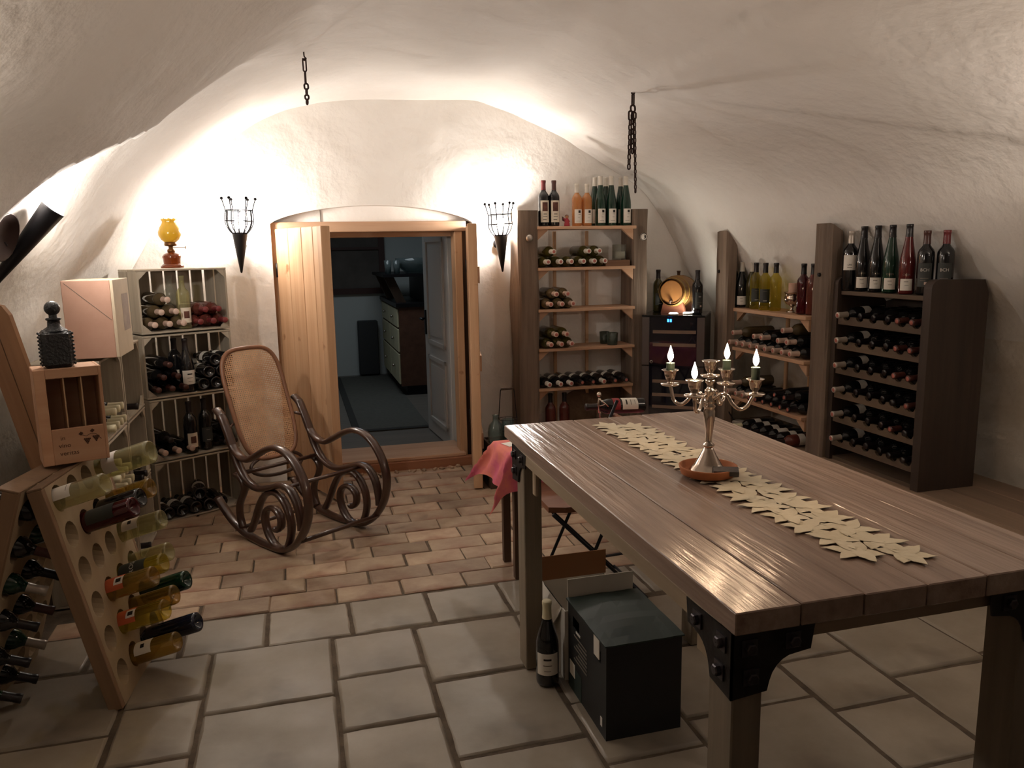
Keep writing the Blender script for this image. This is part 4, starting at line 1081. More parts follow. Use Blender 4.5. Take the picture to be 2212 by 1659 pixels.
for row, xs in ((0, (.055, .130, .205)), (1, (.09, .168)), (2, (.128,))):
    for x in xs: lay(c, x, zc+row*.067, GDARK, CBROWN, None, 'dark bottle with brown capsule left in the third crate, %s row, %s from left' % (['bottom', 'middle', 'top'][row], ORD[xs.index(x)]), kind='burgundy' if row == 0 else 'bordeaux')
stand(c, .245, .045, GDARK, CDARK, 'white', 'dark bottle with white label and round seal standing in the third crate', 'burgundy')
stand(c, .225, .16, GDARK, CDARK, 'gold', 'dark bottle standing half hidden behind the sealed one in the third crate')
for row, xs in ((0, (.315, .39, .462)), (1, (.352, .428)), (2, (.395, .462))):
    for x in xs: lay(c, x, zc+row*.067, GDARK, CDARK, 'band' if row > 0 else None, 'dark bottle lying base out right in the third crate, %s row, %s from left' % (['bottom', 'middle', 'top'][row], ORD[xs.index(x)]), out=False, roll=-.3)
c = col1[1]
for row, xs in ((0, (.052, .128, .205)), (1, (.088,))):
    for x in xs: lay(c, x, zc+row*.067, GDARK, CDARK if row else CPINK, None, 'dark bottle lying left in the second crate, %s row, %s from left' % (['bottom', 'upper'][row], ORD[xs.index(x)]))
stand(c, .225, .035, GDARK, CDARK, 'gold', 'dark bottle with gold picture label standing in the second crate')
stand(c, .322, .055, GDARK, CDARK, 'neckdark', 'dark unlabelled-looking bottle standing right of the gold label bottle')
for row, xs in ((0, (.405, .462)), (1, (.432,)),):
    for x in xs: lay(c, x, zc+row*.067, GDARK, CDARK, None, 'dark bottle right in the second crate behind chair arm, %s row, %s from left' % (['bottom', 'upper'][row], ORD[xs.index(x)]))
c = col1[0]
for i, x in enumerate((.05, .128, .206, .284)):
    lay(c, x, zc, GDARK, CDARK, 'band', '%s dark bottle from the left lying base out in the bottom crate' % ORD[i], out=False, roll=-.4)
lay(c, .245, zc+.067, GDARK, CDARK, 'band', 'dark bottle lying aslant on top of the bottom crate row', out=False, roll=.2, dx=.35, y=.02)
lay(c, .36, zc, GDARK, CDARK, None, 'rightmost dark bottle lying in the bottom crate behind the rocker', out=False, dx=.1)
# side stacks: pale capsules towards the room
def fill(c, rows, gm, cm, desc, kind='bordeaux', n0=.06, st=.075, w=.42):
    for row, cnt in enumerate(rows):
        for i in range(cnt):
            x = n0+st*i+(st/2)*(row % 2)
            lay(c, x, zc+row*.066, gm, cm, None, '%s, %s layer, %s from near' % (desc, ['bottom', 'second', 'third', 'top'][row], ORD[i]))
fill(col3[1], [4, 4, 4, 1], GDARK, CCREAM, 'cream capped bottle in the middle crate behind the gift box')
fill(col3[0], [4, 3, 3], GDARK, CCREAM, 'cream capped bottle in the bottom crate behind riddling rack')
fill(col3[2], [4, 3], GDARK, CCREAM, 'cream capped bottle in the top crate behind the gift box')
for i, (x, r) in enumerate(((.10, 0), (.19, 0), (.15, 1))):
    lay(col2[1], x, zc+r*.066, GDARK, CDARK, 'band', 'dark bottle with white band in the middle corner crate, %s' % ['near', 'far', 'upper'][i], out=(r == 0))
lay(col2[0], .12, zc, GDARK, CDARK, 'band', 'dark bottle with white band alone in the bottom corner crate')
lay(col2[2], .13, zc, GDARK, CDARK, None, 'dark bottle lying in the top corner crate')
# pink and cream wine box on the left stack
bx = thing('wine_box', 'tall pinkish wooden wine box with a cream side on top of the crates', 'box', (-.925, 3.60, 1.0805), .0)
mb = MB(); mb.box(0, .183, 0, .008, 0, .325, bev=.002); obj('front_board', mb, mat('pink_board', 'b88e7a', 'c8a08c', rough=.7, scale=4), bx)
mb = MB(); mb.box(.183, .196, 0, .30, 0, .325, bev=.002); obj('side_board', mb, mat('cream_board', 'c8b89e', 'dac9b0', rough=.7, scale=6), bx)
mb = MB(); mb.box(0, .010, .008, .30, 0, .325); obj('side_board', mb, MATS['cream_board'], bx)
mb = MB(); mb.box(.01, .183, .29, .30, 0, .325); obj('back_board', mb, MATS['cream_board'], bx)
mb = MB(); mb.box(.01, .183, .008, .29, .315, .325); obj('lid', mb, MATS['cream_board'], bx)
mb = MB(); mb.box(.01, .183, .008, .29, 0, .01); obj('bottom', mb, MATS['cream_board'], bx)
mb = MB(); mb.add([(.01, -.0006, .315), (.013, -.0006, .315), (.178, -.0006, .16), (.178, -.0006, .157)], [(0, 1, 2, 3)]); obj('crease', mb, INKG, bx)
mb = MB(); mb.box(.196, .1965, .14, .27, .10, .26); obj('faded_print', mb, mat('faded_grey', '9c8d84', 'b4a496', rough=.8, scale=18), bx)

# ================================================================ RIDDLING RACK
BL = Vector((-.642, 2.703, 0)); TL = Vector((-.812, 2.72, .775)); UU = Vector((.049, .412, 0))*1.2
vv = (TL-BL); Lh = vv.length; Lw = UU.length
zax = vv.normalized(); yax = UU.normalized(); xax = yax.cross(zax).normalized(); zax = xax.cross(yax)
RK = thing('riddling_rack', 'A-shaped wooden riddling rack with round bottle holes at the left', 'wine rack', (-.80, 2.95, 0))
RK_M = RK.matrix_world.copy(); RK_M = Matrix.Translation((-.80, 2.95, 0))
MR = Matrix((xax, yax, zax)).transposed().to_4x4(); MR.translation = BL
RACKW = wood('rack_board', '9a866c', 'b09c80', 'z', rough=.75, scale=5, bump=.3)
RACKE = wood('rack_edge', '745a44', '90745a', 'z', rough=.75, scale=6, bump=.3)
T = .045
def pierced(nc, nr, s0, ds, t0, dt, w, h, r, ry):
    """board pierced by rows of oval holes; outer face at x=0, inner at x=-T"""
    mb = MB(); n = 16
    xs = [0] + [s0+ds*(c+.5) for c in range(nc-1)] + [w]; zs = [0] + [t0+dt*(k+.5) for k in range(nr-1)] + [h]
    for c in range(nc):
        for k in range(nr):
            a, b, e_, f = xs[c], xs[c+1], zs[k], zs[k+1]; cy_, cz_ = s0+ds*c, t0+dt*k
            out, inn = [], []
            for i in range(n):
                ang = 2*PI*i/n+PI/4; ca, sa = math.cos(ang), math.sin(ang); m_ = max(abs(ca), abs(sa)); u_, v_ = ca/m_, sa/m_
                out.append((cy_+(b-cy_)*u_ if u_ > 0 else cy_+(cy_-a)*u_, cz_+(f-cz_)*v_ if v_ > 0 else cz_+(cz_-e_)*v_))
                inn.append((cy_+r*ca, cz_+ry*sa))
            vs = [(0, y, z) for y, z in out]+[(0, y, z) for y, z in inn]+[(-T, y, z) for y, z in out]+[(-T, y, z+.02) for y, z in inn]
            fs = []
            for i in range(n):
                j = (i+1) % n
                fs += [(i, j, j+n, i+n), (i+2*n, i+3*n, j+3*n, j+2*n), (i+n, j+n, j+3*n, i+3*n)]
            mb.add(vs, fs)
    return mb
S0, DS, T0, DT = .155*.415, .296*.415, .115*Lh, .1629*Lh
mb = pierced(4, 6, S0, DS, T0, DT, Lw, Lh, .043, .046)
obj('pierced_board', mb, RACKW, RK, M=RK_M.inverted() @ MR)
mb = MB(); mb.box(-T-.002, 0.0005, -.022, 0, 0, Lh, bev=.002); obj('edge_board', mb, RACKE, RK, M=RK_M.inverted() @ MR)
mb = MB(); mb.box(-T, 0, Lw, Lw+.02, 0, Lh, bev=.002); obj('edge_board', mb, RACKE, RK, M=RK_M.inverted() @ MR)
mb = MB(); mb.box(-T-.001, .001, -.022, Lw+.02, Lh, Lh+.008, bev=.002); obj('top_edge', mb, RACKE, RK, M=RK_M.inverted() @ MR)
# second board leaning the other way
tl2 = TL + Vector((-.052, -.003, 0)); bl2 = Vector((-1.10, 2.68, 0)); z2 = (tl2-bl2).normalized(); x2 = yax.cross(z2).normalized()
ML = Matrix((x2, yax, z2)).transposed().to_4x4(); ML.translation = bl2; Lh2 = (tl2-bl2).length
mb = pierced(4, 6, S0, DS, .12*Lh2, .155*Lh2, Lw, Lh2, .043, .046)
obj('pierced_board', mb, RACKW, RK, M=RK_M.inverted() @ ML)
mb = MB(); mb.box(-T-.002, .0005, -.022, 0, 0, Lh2, bev=.002); obj('edge_board', mb, RACKE, RK, M=RK_M.inverted() @ ML)
mb = MB(); mb.box(-T-.02, .001, -.022, Lw+.02, Lh2, Lh2+.008, bev=.002); obj('top_edge', mb, RACKE, RK, M=RK_M.inverted() @ ML)
bd = Vector((math.cos(math.radians(18))*math.cos(math.radians(-18)), math.cos(math.radians(18))*math.sin(math.radians(-18)), math.sin(math.radians(18))))
def in_rack(row, colm, gm, lab, text, kind='bordeaux', out=.185, sc=1.0, cm=None, words=None):
    """row 0 = top. the base sticks out to the room, the neck passes through the hole"""
    h = MR @ Vector((-.01, S0+DS*colm, T0+DT*(5-row)))
    h -= bd*.0
    f = Vector((.15, -.55, .8))
    return bottle(kind, gm, cm, lab, h+bd*out+Vector((0, 0, -.004)), text, ax=-bd, face=f, sc=sc, words=words)
in_rack(0, 0, GPALE, 'high', 'clear pale bottle with white label in the nearest hole of the top row')
in_rack(0, 3, GPALE, 'band', 'largest frosted pale bottle with cream label in the far end of the top rack row', sc=1.2, out=.23)
in_rack(1, 1, GWINE, 'blackrose', 'red wine bottle with black label in the second rack row', out=.2)
in_rack(1, 2, GDARK, None, 'dark bottle in the second rack row behind the red one')
in_rack(1, 3, GAMBER, None, 'amber bottle at the far end of the second rack row')
in_rack(2, 3, GPALE, 'small', 'pale yellow bottle with faint label at the far end of the third rack row')
in_rack(3, 3, GPALE, None, 'clear pale bottle at the far end of the fourth rack row', out=.17)
in_rack(3, 2, GYELLOW, 'blackrose', 'yellow bottle with black lettered label in the fourth rack row', words=('ROSÉ', .026, .11, INKW))
in_rack(3, 1, GAMBER, 'orange', 'amber bottle with orange label, upper of two in the rack')
in_rack(4, 3, GGREEN, None, 'dark green bottle at the far end of the fifth rack row', out=.2)
in_rack(4, 2, GAMBER, None, 'plain amber bottle in the fifth rack row')
in_rack(4, 1, GYELLOW, 'orange', 'yellow bottle with orange label, lower of two in the rack')
in_rack(5, 2, GNAVY, None, 'dark blue bottle sticking out lowest on the far side of the rack', out=.235)
in_rack(5, 1, GAMBER, 'small', 'amber bottle with small white label in the bottom rack row')
b2 = Vector((-.90, -.12, .42)).normalized()
for row in range(6):
    for c_ in range(2):
        if (row, c_) in ((0, 1),): continue
        h = ML @ Vector((-T/2, S0+DS*c_, .12*Lh2+.155*Lh2*(5-row)))
        gm = [GDARK, GDARK, GGREEN][(row+c_) % 3]
        bottle('bordeaux', gm, [CDARK, CDARK, CBROWN, CDARK, CFOIL][(row*2+c_) % 5], None, h+b2*.17, 'dark bottle in the left leaning rack board, %s row from top, %s hole' % (ORD[row], ['near', 'second'][c_]), ax=-b2, face=(0, 0, 1), lite=True)
# gift box standing on the rack
GB = thing('wine_gift_box', 'pale wooden gift box with three empty slots and burnt-in lettering on the riddling rack', 'box', (-.868, 2.935, .7915), math.radians(20))
GBW = wood('gift_box_wood', 'b58768', 'c9a284', 'x', rough=.6, scale=8, bump=.1)
W, Dp, H = .205, .135, .335
mb = MB(); mb.box(0, .034, 0, Dp, 0, H, bev=.002); obj('side_board', mb, GBW, GB)
mb = MB(); mb.box(W-.010, W, 0, Dp, 0, H, bev=.002); obj('side_board', mb, GBW, GB)
mb = MB(); mb.box(.034, W-.010, 0, Dp, H-.034, H, bev=.002); obj('top_board', mb, GBW, GB)
mb = MB(); mb.box(.034, W-.010, 0, .010, 0, .125, bev=.002); fb = obj('front_board', mb, GBW, GB)
mb = MB(); mb.box(.034, W-.010, .010, Dp, 0, .010); obj('bottom_board', mb, GBW, GB)
mb = MB(); mb.box(.034, W-.010, Dp-.008, Dp, .01, H-.034); obj('back_board', mb, GBW, GB)
for x in (.086, .140):
    mb = MB(); mb.box(x, x+.004, .014, Dp-.008, .01, H-.034); obj('divider', mb, mat('divider_pale', 'b89878', rough=.7), GB)
BURN = mat('burnt_ink', '4a2c1c', rough=.8)
for body_t, x, z, sz in (('in', .066, .092, .022), ('vino', .070, .066, .022), ('veritas', .082, .038, .022)):
    link('lettering', text_mesh(body_t, sz, BURN), fb, M=Matrix.Translation((x, -.0007, z)) @ Matrix.Rotation(PI/2, 4, 'X'))
mb = MB()
for (cx_, cz_, k) in ((.140, .080, 1), (.168, .086, 2)):
    for r_ in range(4):
        for q in range(4-r_):
            mb.lathe([(.0003, 0), (.0030, 0)], 8, Matrix.Translation((cx_+(q-(3-r_)/2)*.0055, -.0008, cz_-r_*.0052)) @ Matrix.Rotation(PI/2, 4, 'X'))
mb.tube([(.122, -.0008, .098), (.138, -.0008, .090), (.153, -.0008, .098), (.168, -.0008, .095), (.184, -.0008, .074)], .0009, 4)
for (a, b) in ((.114, .100), (.150, .106)):
    mb.add([(a, -.0008, b), (a+.008, -.0008, b-.006), (a+.016, -.0008, b+.002), (a+.008, -.0008, b+.008)], [(0, 1, 2, 3)])
obj('grape_emblem', mb, BURN, fb)
# black ball-stopper bottle on the gift box
DBL = thing('ball_stopper_bottle', 'square black bottle with ball stopper standing on the wooden gift box', 'bottle', (-.807, 3.01, .7915+.3358), math.radians(20))
DBM = mat('dark_slate_glass', '14161b', rough=.35, scale=40, bump=.5, spec=.6)
mb = MB(); mb.box(-.048, .048, -.042, .042, 0, .128, bev=.012); obj('body', mb, DBM, DBL)
for s in (-1, 1):
    mb = MB()
    for i in range(9): mb.sphere((s*.049, -.03, .012+.013*i), .0045, 6, 4); mb.sphere((s*.049, .03, .012+.013*i), .0045, 6, 4)
    tag(obj('beading', mb, DBM, DBL), kind='stuff')
obj('neck', MB().lathe([(.040, .126), (.030, .134), (.021, .140), (.019, .160), (.024, .163), (.024, .168), (.019, .170), (.001, .170)], 20), DBM, DBL)
mb = MB(); mb.lathe([(.013, .169), (.013, .182), (.001, .182)], 14); mb.sphere((0, 0, .202), .025, 18, 12); obj('stopper', mb, DBM, DBL)
# boards leaning against the wall at the far left
lb = thing('leaning_board', 'brown board of two planks leaning against the wall behind the black bottle', 'board', (-1.0, 3.42, .0))
d_ = Vector((-.20, 0, .96)).normalized(); M_l = basis((.11, .06, .0), d_, (0.12, 1, 0))
for k, x in enumerate((-.052, .012)):
    L_ = 1.345 if k == 1 else 1.27
    mb = MB(); mb.prism([(x, 0), (x+.06, 0), (x+.06, L_-.05), (x+.045, L_-.01), (x+.02, L_), (x, L_-.05)], 0, .03); obj('board', mb, wood('leaning_wood', '7e5c42', '9a7454', 'z'), lb, M=M_l)
# ================================================================ TALL BOOKSHELF AT THE BACK WALL
def rough_post(mb, x0, x1, y0, y1, z0, z1, seed, amp=.008, slope=0.0, nz=14, chamfer=.012):
    """hewn beam: an eight-sided section that wobbles along its length"""
    rr = random.Random(seed); vs = []
    sec = [(x0+chamfer, y0), (x1-chamfer, y0), (x1, y0+chamfer), (x1, y1-chamfer), (x1-chamfer, y1), (x0+chamfer, y1), (x0, y1-chamfer), (x0, y0+chamfer)]
    for k in range(nz+1):
        z = z0+(z1-z0)*k/nz
        for i, (x, y) in enumerate(sec):
            n = noise.noise(Vector((seed*3.1+i*1.7, z*2.2, i)))*amp + rr.uniform(-.0015, .0015)
            dx = n*(1 if x > (x0+x1)/2 else -1); dy = n*(1 if y > (y0+y1)/2 else -1)
            zz = z if k < nz else z - slope*((x-x0)/(x1-x0))
            vs.append((x+dx, y+dy, zz))
    fs = [(k*8+i, k*8+(i+1) % 8, (k+1)*8+(i+1) % 8, (k+1)*8+i) for k in range(nz) for i in range(8)]
    fs += [tuple(range(7, -1, -1)), tuple(nz*8+i for i in range(8))]
    return mb.add(vs, fs)
BS = thing('bookshelf', 'tall wine bookshelf of old beams and pine boards against the back wall', 'shelf', (1.92, 5.15, 0))
BI = Matrix.Translation((-1.92, -5.15, 0))
mb = MB(); rough_post(mb, 1.435, 1.562, 5.03, 5.27, .0, 1.752, 3, .016); obj('post', mb, OLD_Z, BS, M=BI)
mb = MB(); rough_post(mb, 2.258, 2.372, 5.06, 5.27, .0, 1.760, 5, .010); obj('post', mb, OLD_Z, BS, M=BI)
SZ = [1.648, 1.377, 1.100, .832, .559, .205]
XR = [2.268, 2.262, 2.262, 2.262, 2.252, 2.26]
for z, xr in zip(SZ, XR):
    mb = MB(); mb.box(1.563, xr, 5.02, 5.262, z-.020, z, bev=.002); obj('shelf_board', mb, PINE_X, BS, M=BI)
    if z < .3: continue
    for s, x in ((1, 1.566), (-1, 2.262)):
        mb = MB(); mb.prism([(x, z-.0205), (x+s*.085, z-.0205), (x, z-.095)][::s], 5.06, 5.085); obj('bracket', mb, PINE_X, BS, M=BI)
for x in (1.75, 1.99):
    mb = MB(); mb.box(x, x+.022, 5.263, 5.282, .2, 1.62, bev=.002); obj('batten', mb, PINE, BS, M=BI)
mb = MB(); B = basis((1.505, 5.022, 1.572), (0, -1, 0), (0, 0, 1)); mb.lathe([(.001, 0), (.024, 0), (.024, .006), (.012, .010), (.001, .012)], 18, B); obj('knob', mb, STEEL, BS, M=BI)
mb = MB(); B = basis((2.335, 5.052, 1.572), (0, -1, 0), (0, 0, 1)); mb.lathe([(.001, 0), (.026, 0), (.026, .006), (.001, .006)], 24, B); dsc = obj('emblem_disc', mb, PAPERW, BS, M=BI)
mb = MB(); mb.lathe([(.022, .0065), (.026, .0065)], 24, B)
pts = [(.011*math.cos(a), .011*math.sin(a)) for a in [PI/2+PI*k/10 for k in range(11)]]
S_ = [(.0165*math.sin(PI*k/12+.3), .0165*math.cos(PI*k/12+.3)) for k in range(13)]
E_ = [(-.008*math.sin(PI*k/8)*.9, -.0155+.0155*k/8) for k in range(9)]
mb.add([B @ Vector((x, y, .0068)) for x, y in S_+[(.006*math.sin(PI*k/8), -.016+.016*k/8) for k in range(1, 8)]], [tuple(range(20))])
obj('emblem_print', mb, INK, dsc, M=Matrix.Identity(4))
z = SZ[0]
bottle('bordeaux', GDARK, CRED, 'portrait', (1.630, 5.10, z), 'dark bottle with red capsule and portrait label, left of two on the bookshelf top')
bottle('bordeaux', GDARK, CBROWN, 'portrait', (1.703, 5.10, z), 'dark bottle with brown capsule and portrait label, right of two on the bookshelf top')
bottle('bordeaux', GORANGE, CWHITE, 'logo', (1.866, 5.10, z), 'orange wine bottle with white capsule on the bookshelf top, left of the pair', sc=.93)
bottle('bordeaux', GORANGE, CWHITE, 'logo', (1.938, 5.10, z), 'orange wine bottle on the bookshelf top next to the green bottles', sc=.93)
for i, (x, y) in enumerate(((2.036, 5.10), (2.115, 5.10), (2.222, 5.10), (2.030, 5.19), (2.112, 5.19), (2.222, 5.19))):
    bottle('riesling', GGREEN, CWHITE, 'logo', (x, y, z), 'tall green bottle with white capsule on the bookshelf top, %s row, %s from left' % ('front' if i < 3 else 'rear', ORD[i % 3]), group='green bottles on the bookshelf', sc=.955)
fg = thing('angel_figure', 'small red wooden angel figure on the bookshelf top between bottle pairs', 'figurine', (1.794, 5.10, z))
REDW = mat('red_paint', 'a02c38', rough=.5); SKIN = mat('painted_skin', 'b5805c', rough=.6)
obj('robe', MB().lathe([(.001, 0), (.020, 0), (.018, .02), (.011, .05), (.008, .055), (.001, .055)], 16), REDW, fg)
mb = MB(); mb.sphere((0, 0, .064), .0125, 12, 8); obj('head', mb, SKIN, fg)
mb = MB(); mb.sphere((0, .003, .068), .0132, 12, 8, (1, 1, .8)); obj('hair', mb, CBROWN, fg)
for s, e in ((-1, (-.022, -.004, .055)), (1, (.018, -.004, .03))):
    mb = MB(); mb.tube([(s*.008, 0, .046), (s*.016, -.003, .036), e], .0038, 6); obj('arm', mb, REDW, fg)
mb = MB(); mb.add([(-.006, .008, .05), (-.030, .012, .068), (-.028, .012, .04), (-.01, .008, .03), (-.006, .012, .05), (-.030, .016, .068), (-.028, .016, .04), (-.01, .012, .03)], [(0, 1, 2, 3), (7, 6, 5, 4), (0, 4, 5, 1), (1, 5, 6, 2), (2, 6, 7, 3), (3, 7, 4, 0)]); obj('wing', mb, CBROWN, fg)
def row(xs, z, y, gm, cm, desc, kind='bordeaux', ring=True, names=None, lab=None, sc=1.0, roll=0.0):
    for i, x in enumerate(xs):
        bottle(kind, gm if not isinstance(gm, list) else gm[i], cm if not isinstance(cm, list) else cm[i], lab, (x, y, z), '%s, %s from left' % (desc, ORD[i]), ax=(0.0, -1, 0), face=(0, -.2, 1), ring=ring, lite=True, sc=sc)
z = SZ[1]+.039
row([1.613, 1.700, 1.774, 1.860, 1.937, 2.013], z, 5.255, [GOLIVE]*6, CWHITE, 'olive bottle with white capsule lying on the second bookshelf board, bottom row')
row([1.652, 1.898, 1.973], z+.066, 5.255, GOLIVE, CWHITE, 'olive bottle with white capsule lying on the second bookshelf board, upper row')
o = obj('wood_block', MB().box(2.035+.02, 2.235, 5.05, 5.17, 0, .040, bev=.002), wood('block_wood', '7a5a42', '94705a', 'x'), loc=(0, 0, SZ[1]+.0002)); tag(o, 'brown wooden block under the candle glass on the second bookshelf board', 'block')
cj = thing('candle_glass', 'clear glass with a white candle on the wooden block in the bookshelf', 'candle glass', (2.178, 5.11, SZ[1]+.041))
obj('glass', MB().lathe([(.001, .001), (.044, 0), (.047, .004), (.049, .105), (.046, .105), (.044, .008), (.001, .007)], 24), GCLEAR, cj)
obj('wax', MB().lathe([(.001, .009), (.041, .009), (.041, .056), (.001, .055)], 20), mat('white_wax', 'e6e0d6', rough=.5), cj)
z = SZ[2]+.039
row([1.622, 1.701, 1.778], z, 5.235, GBROWN, CPINK, 'brown bottle lying on the third bookshelf board, bottom row')
row([1.662, 1.740], z+.066, 5.235, GBROWN, CPINK, 'brown bottle lying on the third bookshelf board, upper row')
z = SZ[3]+.039
row([1.622, 1.695, 1.768], z, 5.235, GOLIVE, CPINK, 'olive bottle lying on the fourth bookshelf board, bottom row')
row([1.658, 1.733], z+.066, 5.235, GOLIVE, CPINK, 'olive bottle lying on the fourth bookshelf board, upper row')
o = obj('glass_mug', MB().lathe([(.001, .001), (.034, 0), (.036, .004), (.040, .085), (.036, .085), (.033, .01), (.001, .008)], 20), glass('grey_green_glass', '9aa898', .45, '4f5a50'), loc=(2.115, 5.07, SZ[3]+.0002)); tag(o, 'grey green glass tumbler in front on the fourth bookshelf board', 'glass')
o = obj('glass_mug', MB().lathe([(.001, .001), (.030, 0), (.032, .004), (.036, .085), (.033, .085), (.029, .01), (.001, .008)], 20), MATS['grey_green_glass'], loc=(2.092, 5.16, SZ[3]+.0002)); tag(o, 'grey green glass tumbler half hidden behind another on the fourth bookshelf board', 'glass')
z = SZ[4]+.039
row([1.613, 1.693, 1.768, 1.848, 1.928, 2.006, 2.090, 2.172], z, 5.25, GDARK, [CWHITE, CWHITE, CWHITE, CDARK, CDARK, CWHITE, CDARK, CDARK], 'dark bottle lying on the fifth bookshelf board', lab='band')
for i, x in enumerate((1.672, 1.775)):
    bottle('bordeaux', GROSE, CDARK, None, (x, 5.12, SZ[5]), 'dim rose bottle with dark capsule standing at the bookshelf bottom, %s of two' % ['left', 'right'][i])
# bare stones at the foot of the wall
for i, (x, zz, w, h) in enumerate(((1.95, .10, .26, .24), (2.16, .12, .20, .26), (1.97, .36, .22, .22), (2.17, .38, .20, .24), (1.74, .08, .2, .2))):
    mb = MB(); prof = 8
    mb.sphere((0, 0, 0), .5, 14, 10)
    mb.v = [tuple(Vector(v)*(1+.16*noise.noise(Vector(v)*2.4+Vector((i*5, 0, 0))))) for v in mb.v]
    mb.v = [((abs(a)**.7*(1 if a > 0 else -1))*w, b*.10, (abs(c)**.7*(1 if c > 0 else -1))*h) for a, b, c in mb.v]
    obj('wall_stone', mb, mat('boulder', '5c4c3e', '7a6653', rough=.9, scale=9, bump=.7, bscale=16, bdist=.02), bpy.data.objects['wall_back'], loc=(x, 5.295, zz))

# ================================================================ WINE FRIDGE AND BARREL
fr = thing('wine_fridge', 'narrow black two-zone wine fridge with glass doors and blue displays', 'fridge', (2.475, 4.865, 0), -math.radians(35))
W, Dp, H = .425, .40, 1.04
mb = MB(); mb.box(-W/2, W/2, .035, Dp, .02, H-.012, bev=.003); obj('housing', mb, mat('fridge_black', '1c1c1e', '26262a', rough=.35), fr)
mb = MB(); mb.box(-W/2-.002, W/2+.002, -.0, Dp, H-.012, H, bev=.002); obj('top_panel', mb, mat('fridge_top', '1a1a1c', rough=.12), fr)
mb = MB(); mb.box(-W/2+.02, W/2-.02, .05, Dp-.03, 0, .02); obj('foot', mb, BLACKM, fr)
DGL = mat('fridge_glass', (.006, .006, .012), rough=.04, spec=.6); BAR = mat('brushed_bar', '5c5450', rough=.4, metal=.6); SHW = mat('fridge_shelf_wood', '6e5848', '7d6655', rough=.6)
LED = emitter('blue_display', (.03, .22, 1.0), 5.0)
def fdoor(z0, z1, strips, led):
    d = obj('glass_door', MB().box(-W/2+.052, W/2-.052, .004, .034, z0, z1), DGL, fr)
    for x0, x1 in ((-W/2, -W/2+.052), (W/2-.052, W/2)):
        mb = MB(); mb.box(x0, x1, 0, .034, z0, z1, bev=.002); obj('door_bar', mb, BAR, d)
    for zz in strips:
        mb = MB(); mb.box(-W/2+.075, W/2-.058, .0005, .0045, zz-.011, zz+.011); obj('shelf_front', mb, SHW, d)
    mb = MB()
    for k in range(2): mb.box(-.040+.018*k, -.028+.018*k, .0012, .0036, led-.010, led+.010)
    obj('display', mb, LED, d)
    return d
d1 = fdoor(.690, H-.014, (.925, .835), 1.003)
d2 = fdoor(.03, .684, (.58, .485, .40, .31, .22, .13), .652)
mb = MB(); B = basis((-W/2+.066, .002, .715), (0, -1, 0), (0, 0, 1)); mb.lathe([(.006, 0), (.011, 0), (.011, .004), (.006, .004)], 14, B); obj('lock', mb, STEEL, d1)
LEDW = emitter('puck_glow', (1.0, .94, .80), 80.0)
for i, (x, y) in enumerate(((2.50, 4.91), (2.605, 4.905))):
    p = thing('puck_light', 'small round white puck light on the wine fridge, %s' % ['left, in front of the barrel', 'right, beside the dark bottle'][i], 'lamp', (x, y, H+.0003))
    obj('housing', MB().lathe([(.001, 0), (.034, 0), (.034, .008), (.001, .008)], 20), PAPERW, p)
    obj('diffuser', MB().lathe([(.031, .0082), (.028, .012), (.001, .014)], 20), LEDW, p)
br = thing('wine_barrel', 'small oak barrel lying on a wooden cradle on top of the wine fridge', 'barrel', (2.525, 5.0, H+.0005), math.atan2(.66, .75))
OAK = wood('oak', '7e5830', '966e40', 'x', rough=.5, scale=7, bump=.15)
BX = basis((0, 0, .148), (1, 0, 0), (0, 0, 1))
L_ = .27
ns = 18
for k in range(ns):
    a0, a1 = 2*PI*k/ns, 2*PI*(k+1)/ns-.006
    mb = MB(); prof = [(.092+.022*math.sin(PI*j/8), L_*j/8) for j in range(9)]
    mb.lathe(prof, 3, BX, True, a0, a1); mb.lathe([(r-.012, z) for r, z in reversed(prof)], 3, BX, True, a0, a1)
    obj('stave', mb, OAK, br)
for zh in ([(.082, .014), (.001, .014)], [(.001, L_-.014), (.082, L_-.014)]): obj('head', MB().lathe(zh, 28, BX), wood('oak_head', '835628', '96683a', 'z', rough=.5, scale=6, bump=.1), br)
for z0 in (.012, .062, .195, .245):
    r0 = .0935+.022*math.sin(PI*z0/L_); r1 = .0935+.022*math.sin(PI*(z0+.016)/L_)
    mb = MB(); mb.lathe([(r0, z0), (r0+.0015, z0), (r1+.0015, z0+.016), (r1, z0+.016)], 30, BX); obj('hoop', mb, wood('hoop_wood', '8a6a34', 'a0803e', 'x', rough=.5), br)
mb = MB(); mb.lathe([(.010, .255), (.012, .285), (.014, .285), (.014, .292), (.001, .292)], 12, Matrix.Translation((L_*.5, 0, 0))); obj('bung', mb, DARKW, br)
mb = MB(); mb.tube([(.012, 0, .088), (-.022, 0, .085)], .008, 8); mb.tube([(-.016, 0, .085), (-.016, 0, .068)], .005, 6); obj('tap', mb, DARKW, br)
for x in (.035, .205):
    mb = MB(); n = 10; arc = [(.098*math.sin(t)*1.0, .148-.100*math.cos(t)) for t in [-.8+1.6*i/n for i in range(n+1)]]
    mb.prism([(-.09, 0), (.09, 0)]+list(reversed(arc)), x, x+.03, None, 'yz'); obj('cradle', mb, wood('cradle_red', '6a3a26', '7c4a32', 'y'), br)
bottle('bordeaux', GOLIVE, CDARK, 'neckdark', (2.515, 5.185, H), 'olive bottle with black capsule standing behind the barrel on the fridge', sc=1.0)
bottle('bordeaux', GDARK, CDARK, 'dark', (2.665, 4.885, H), 'dark bottle with black label standing right of the barrel on the fridge', words=('RID', .012, .12, INKW), sc=1.0)

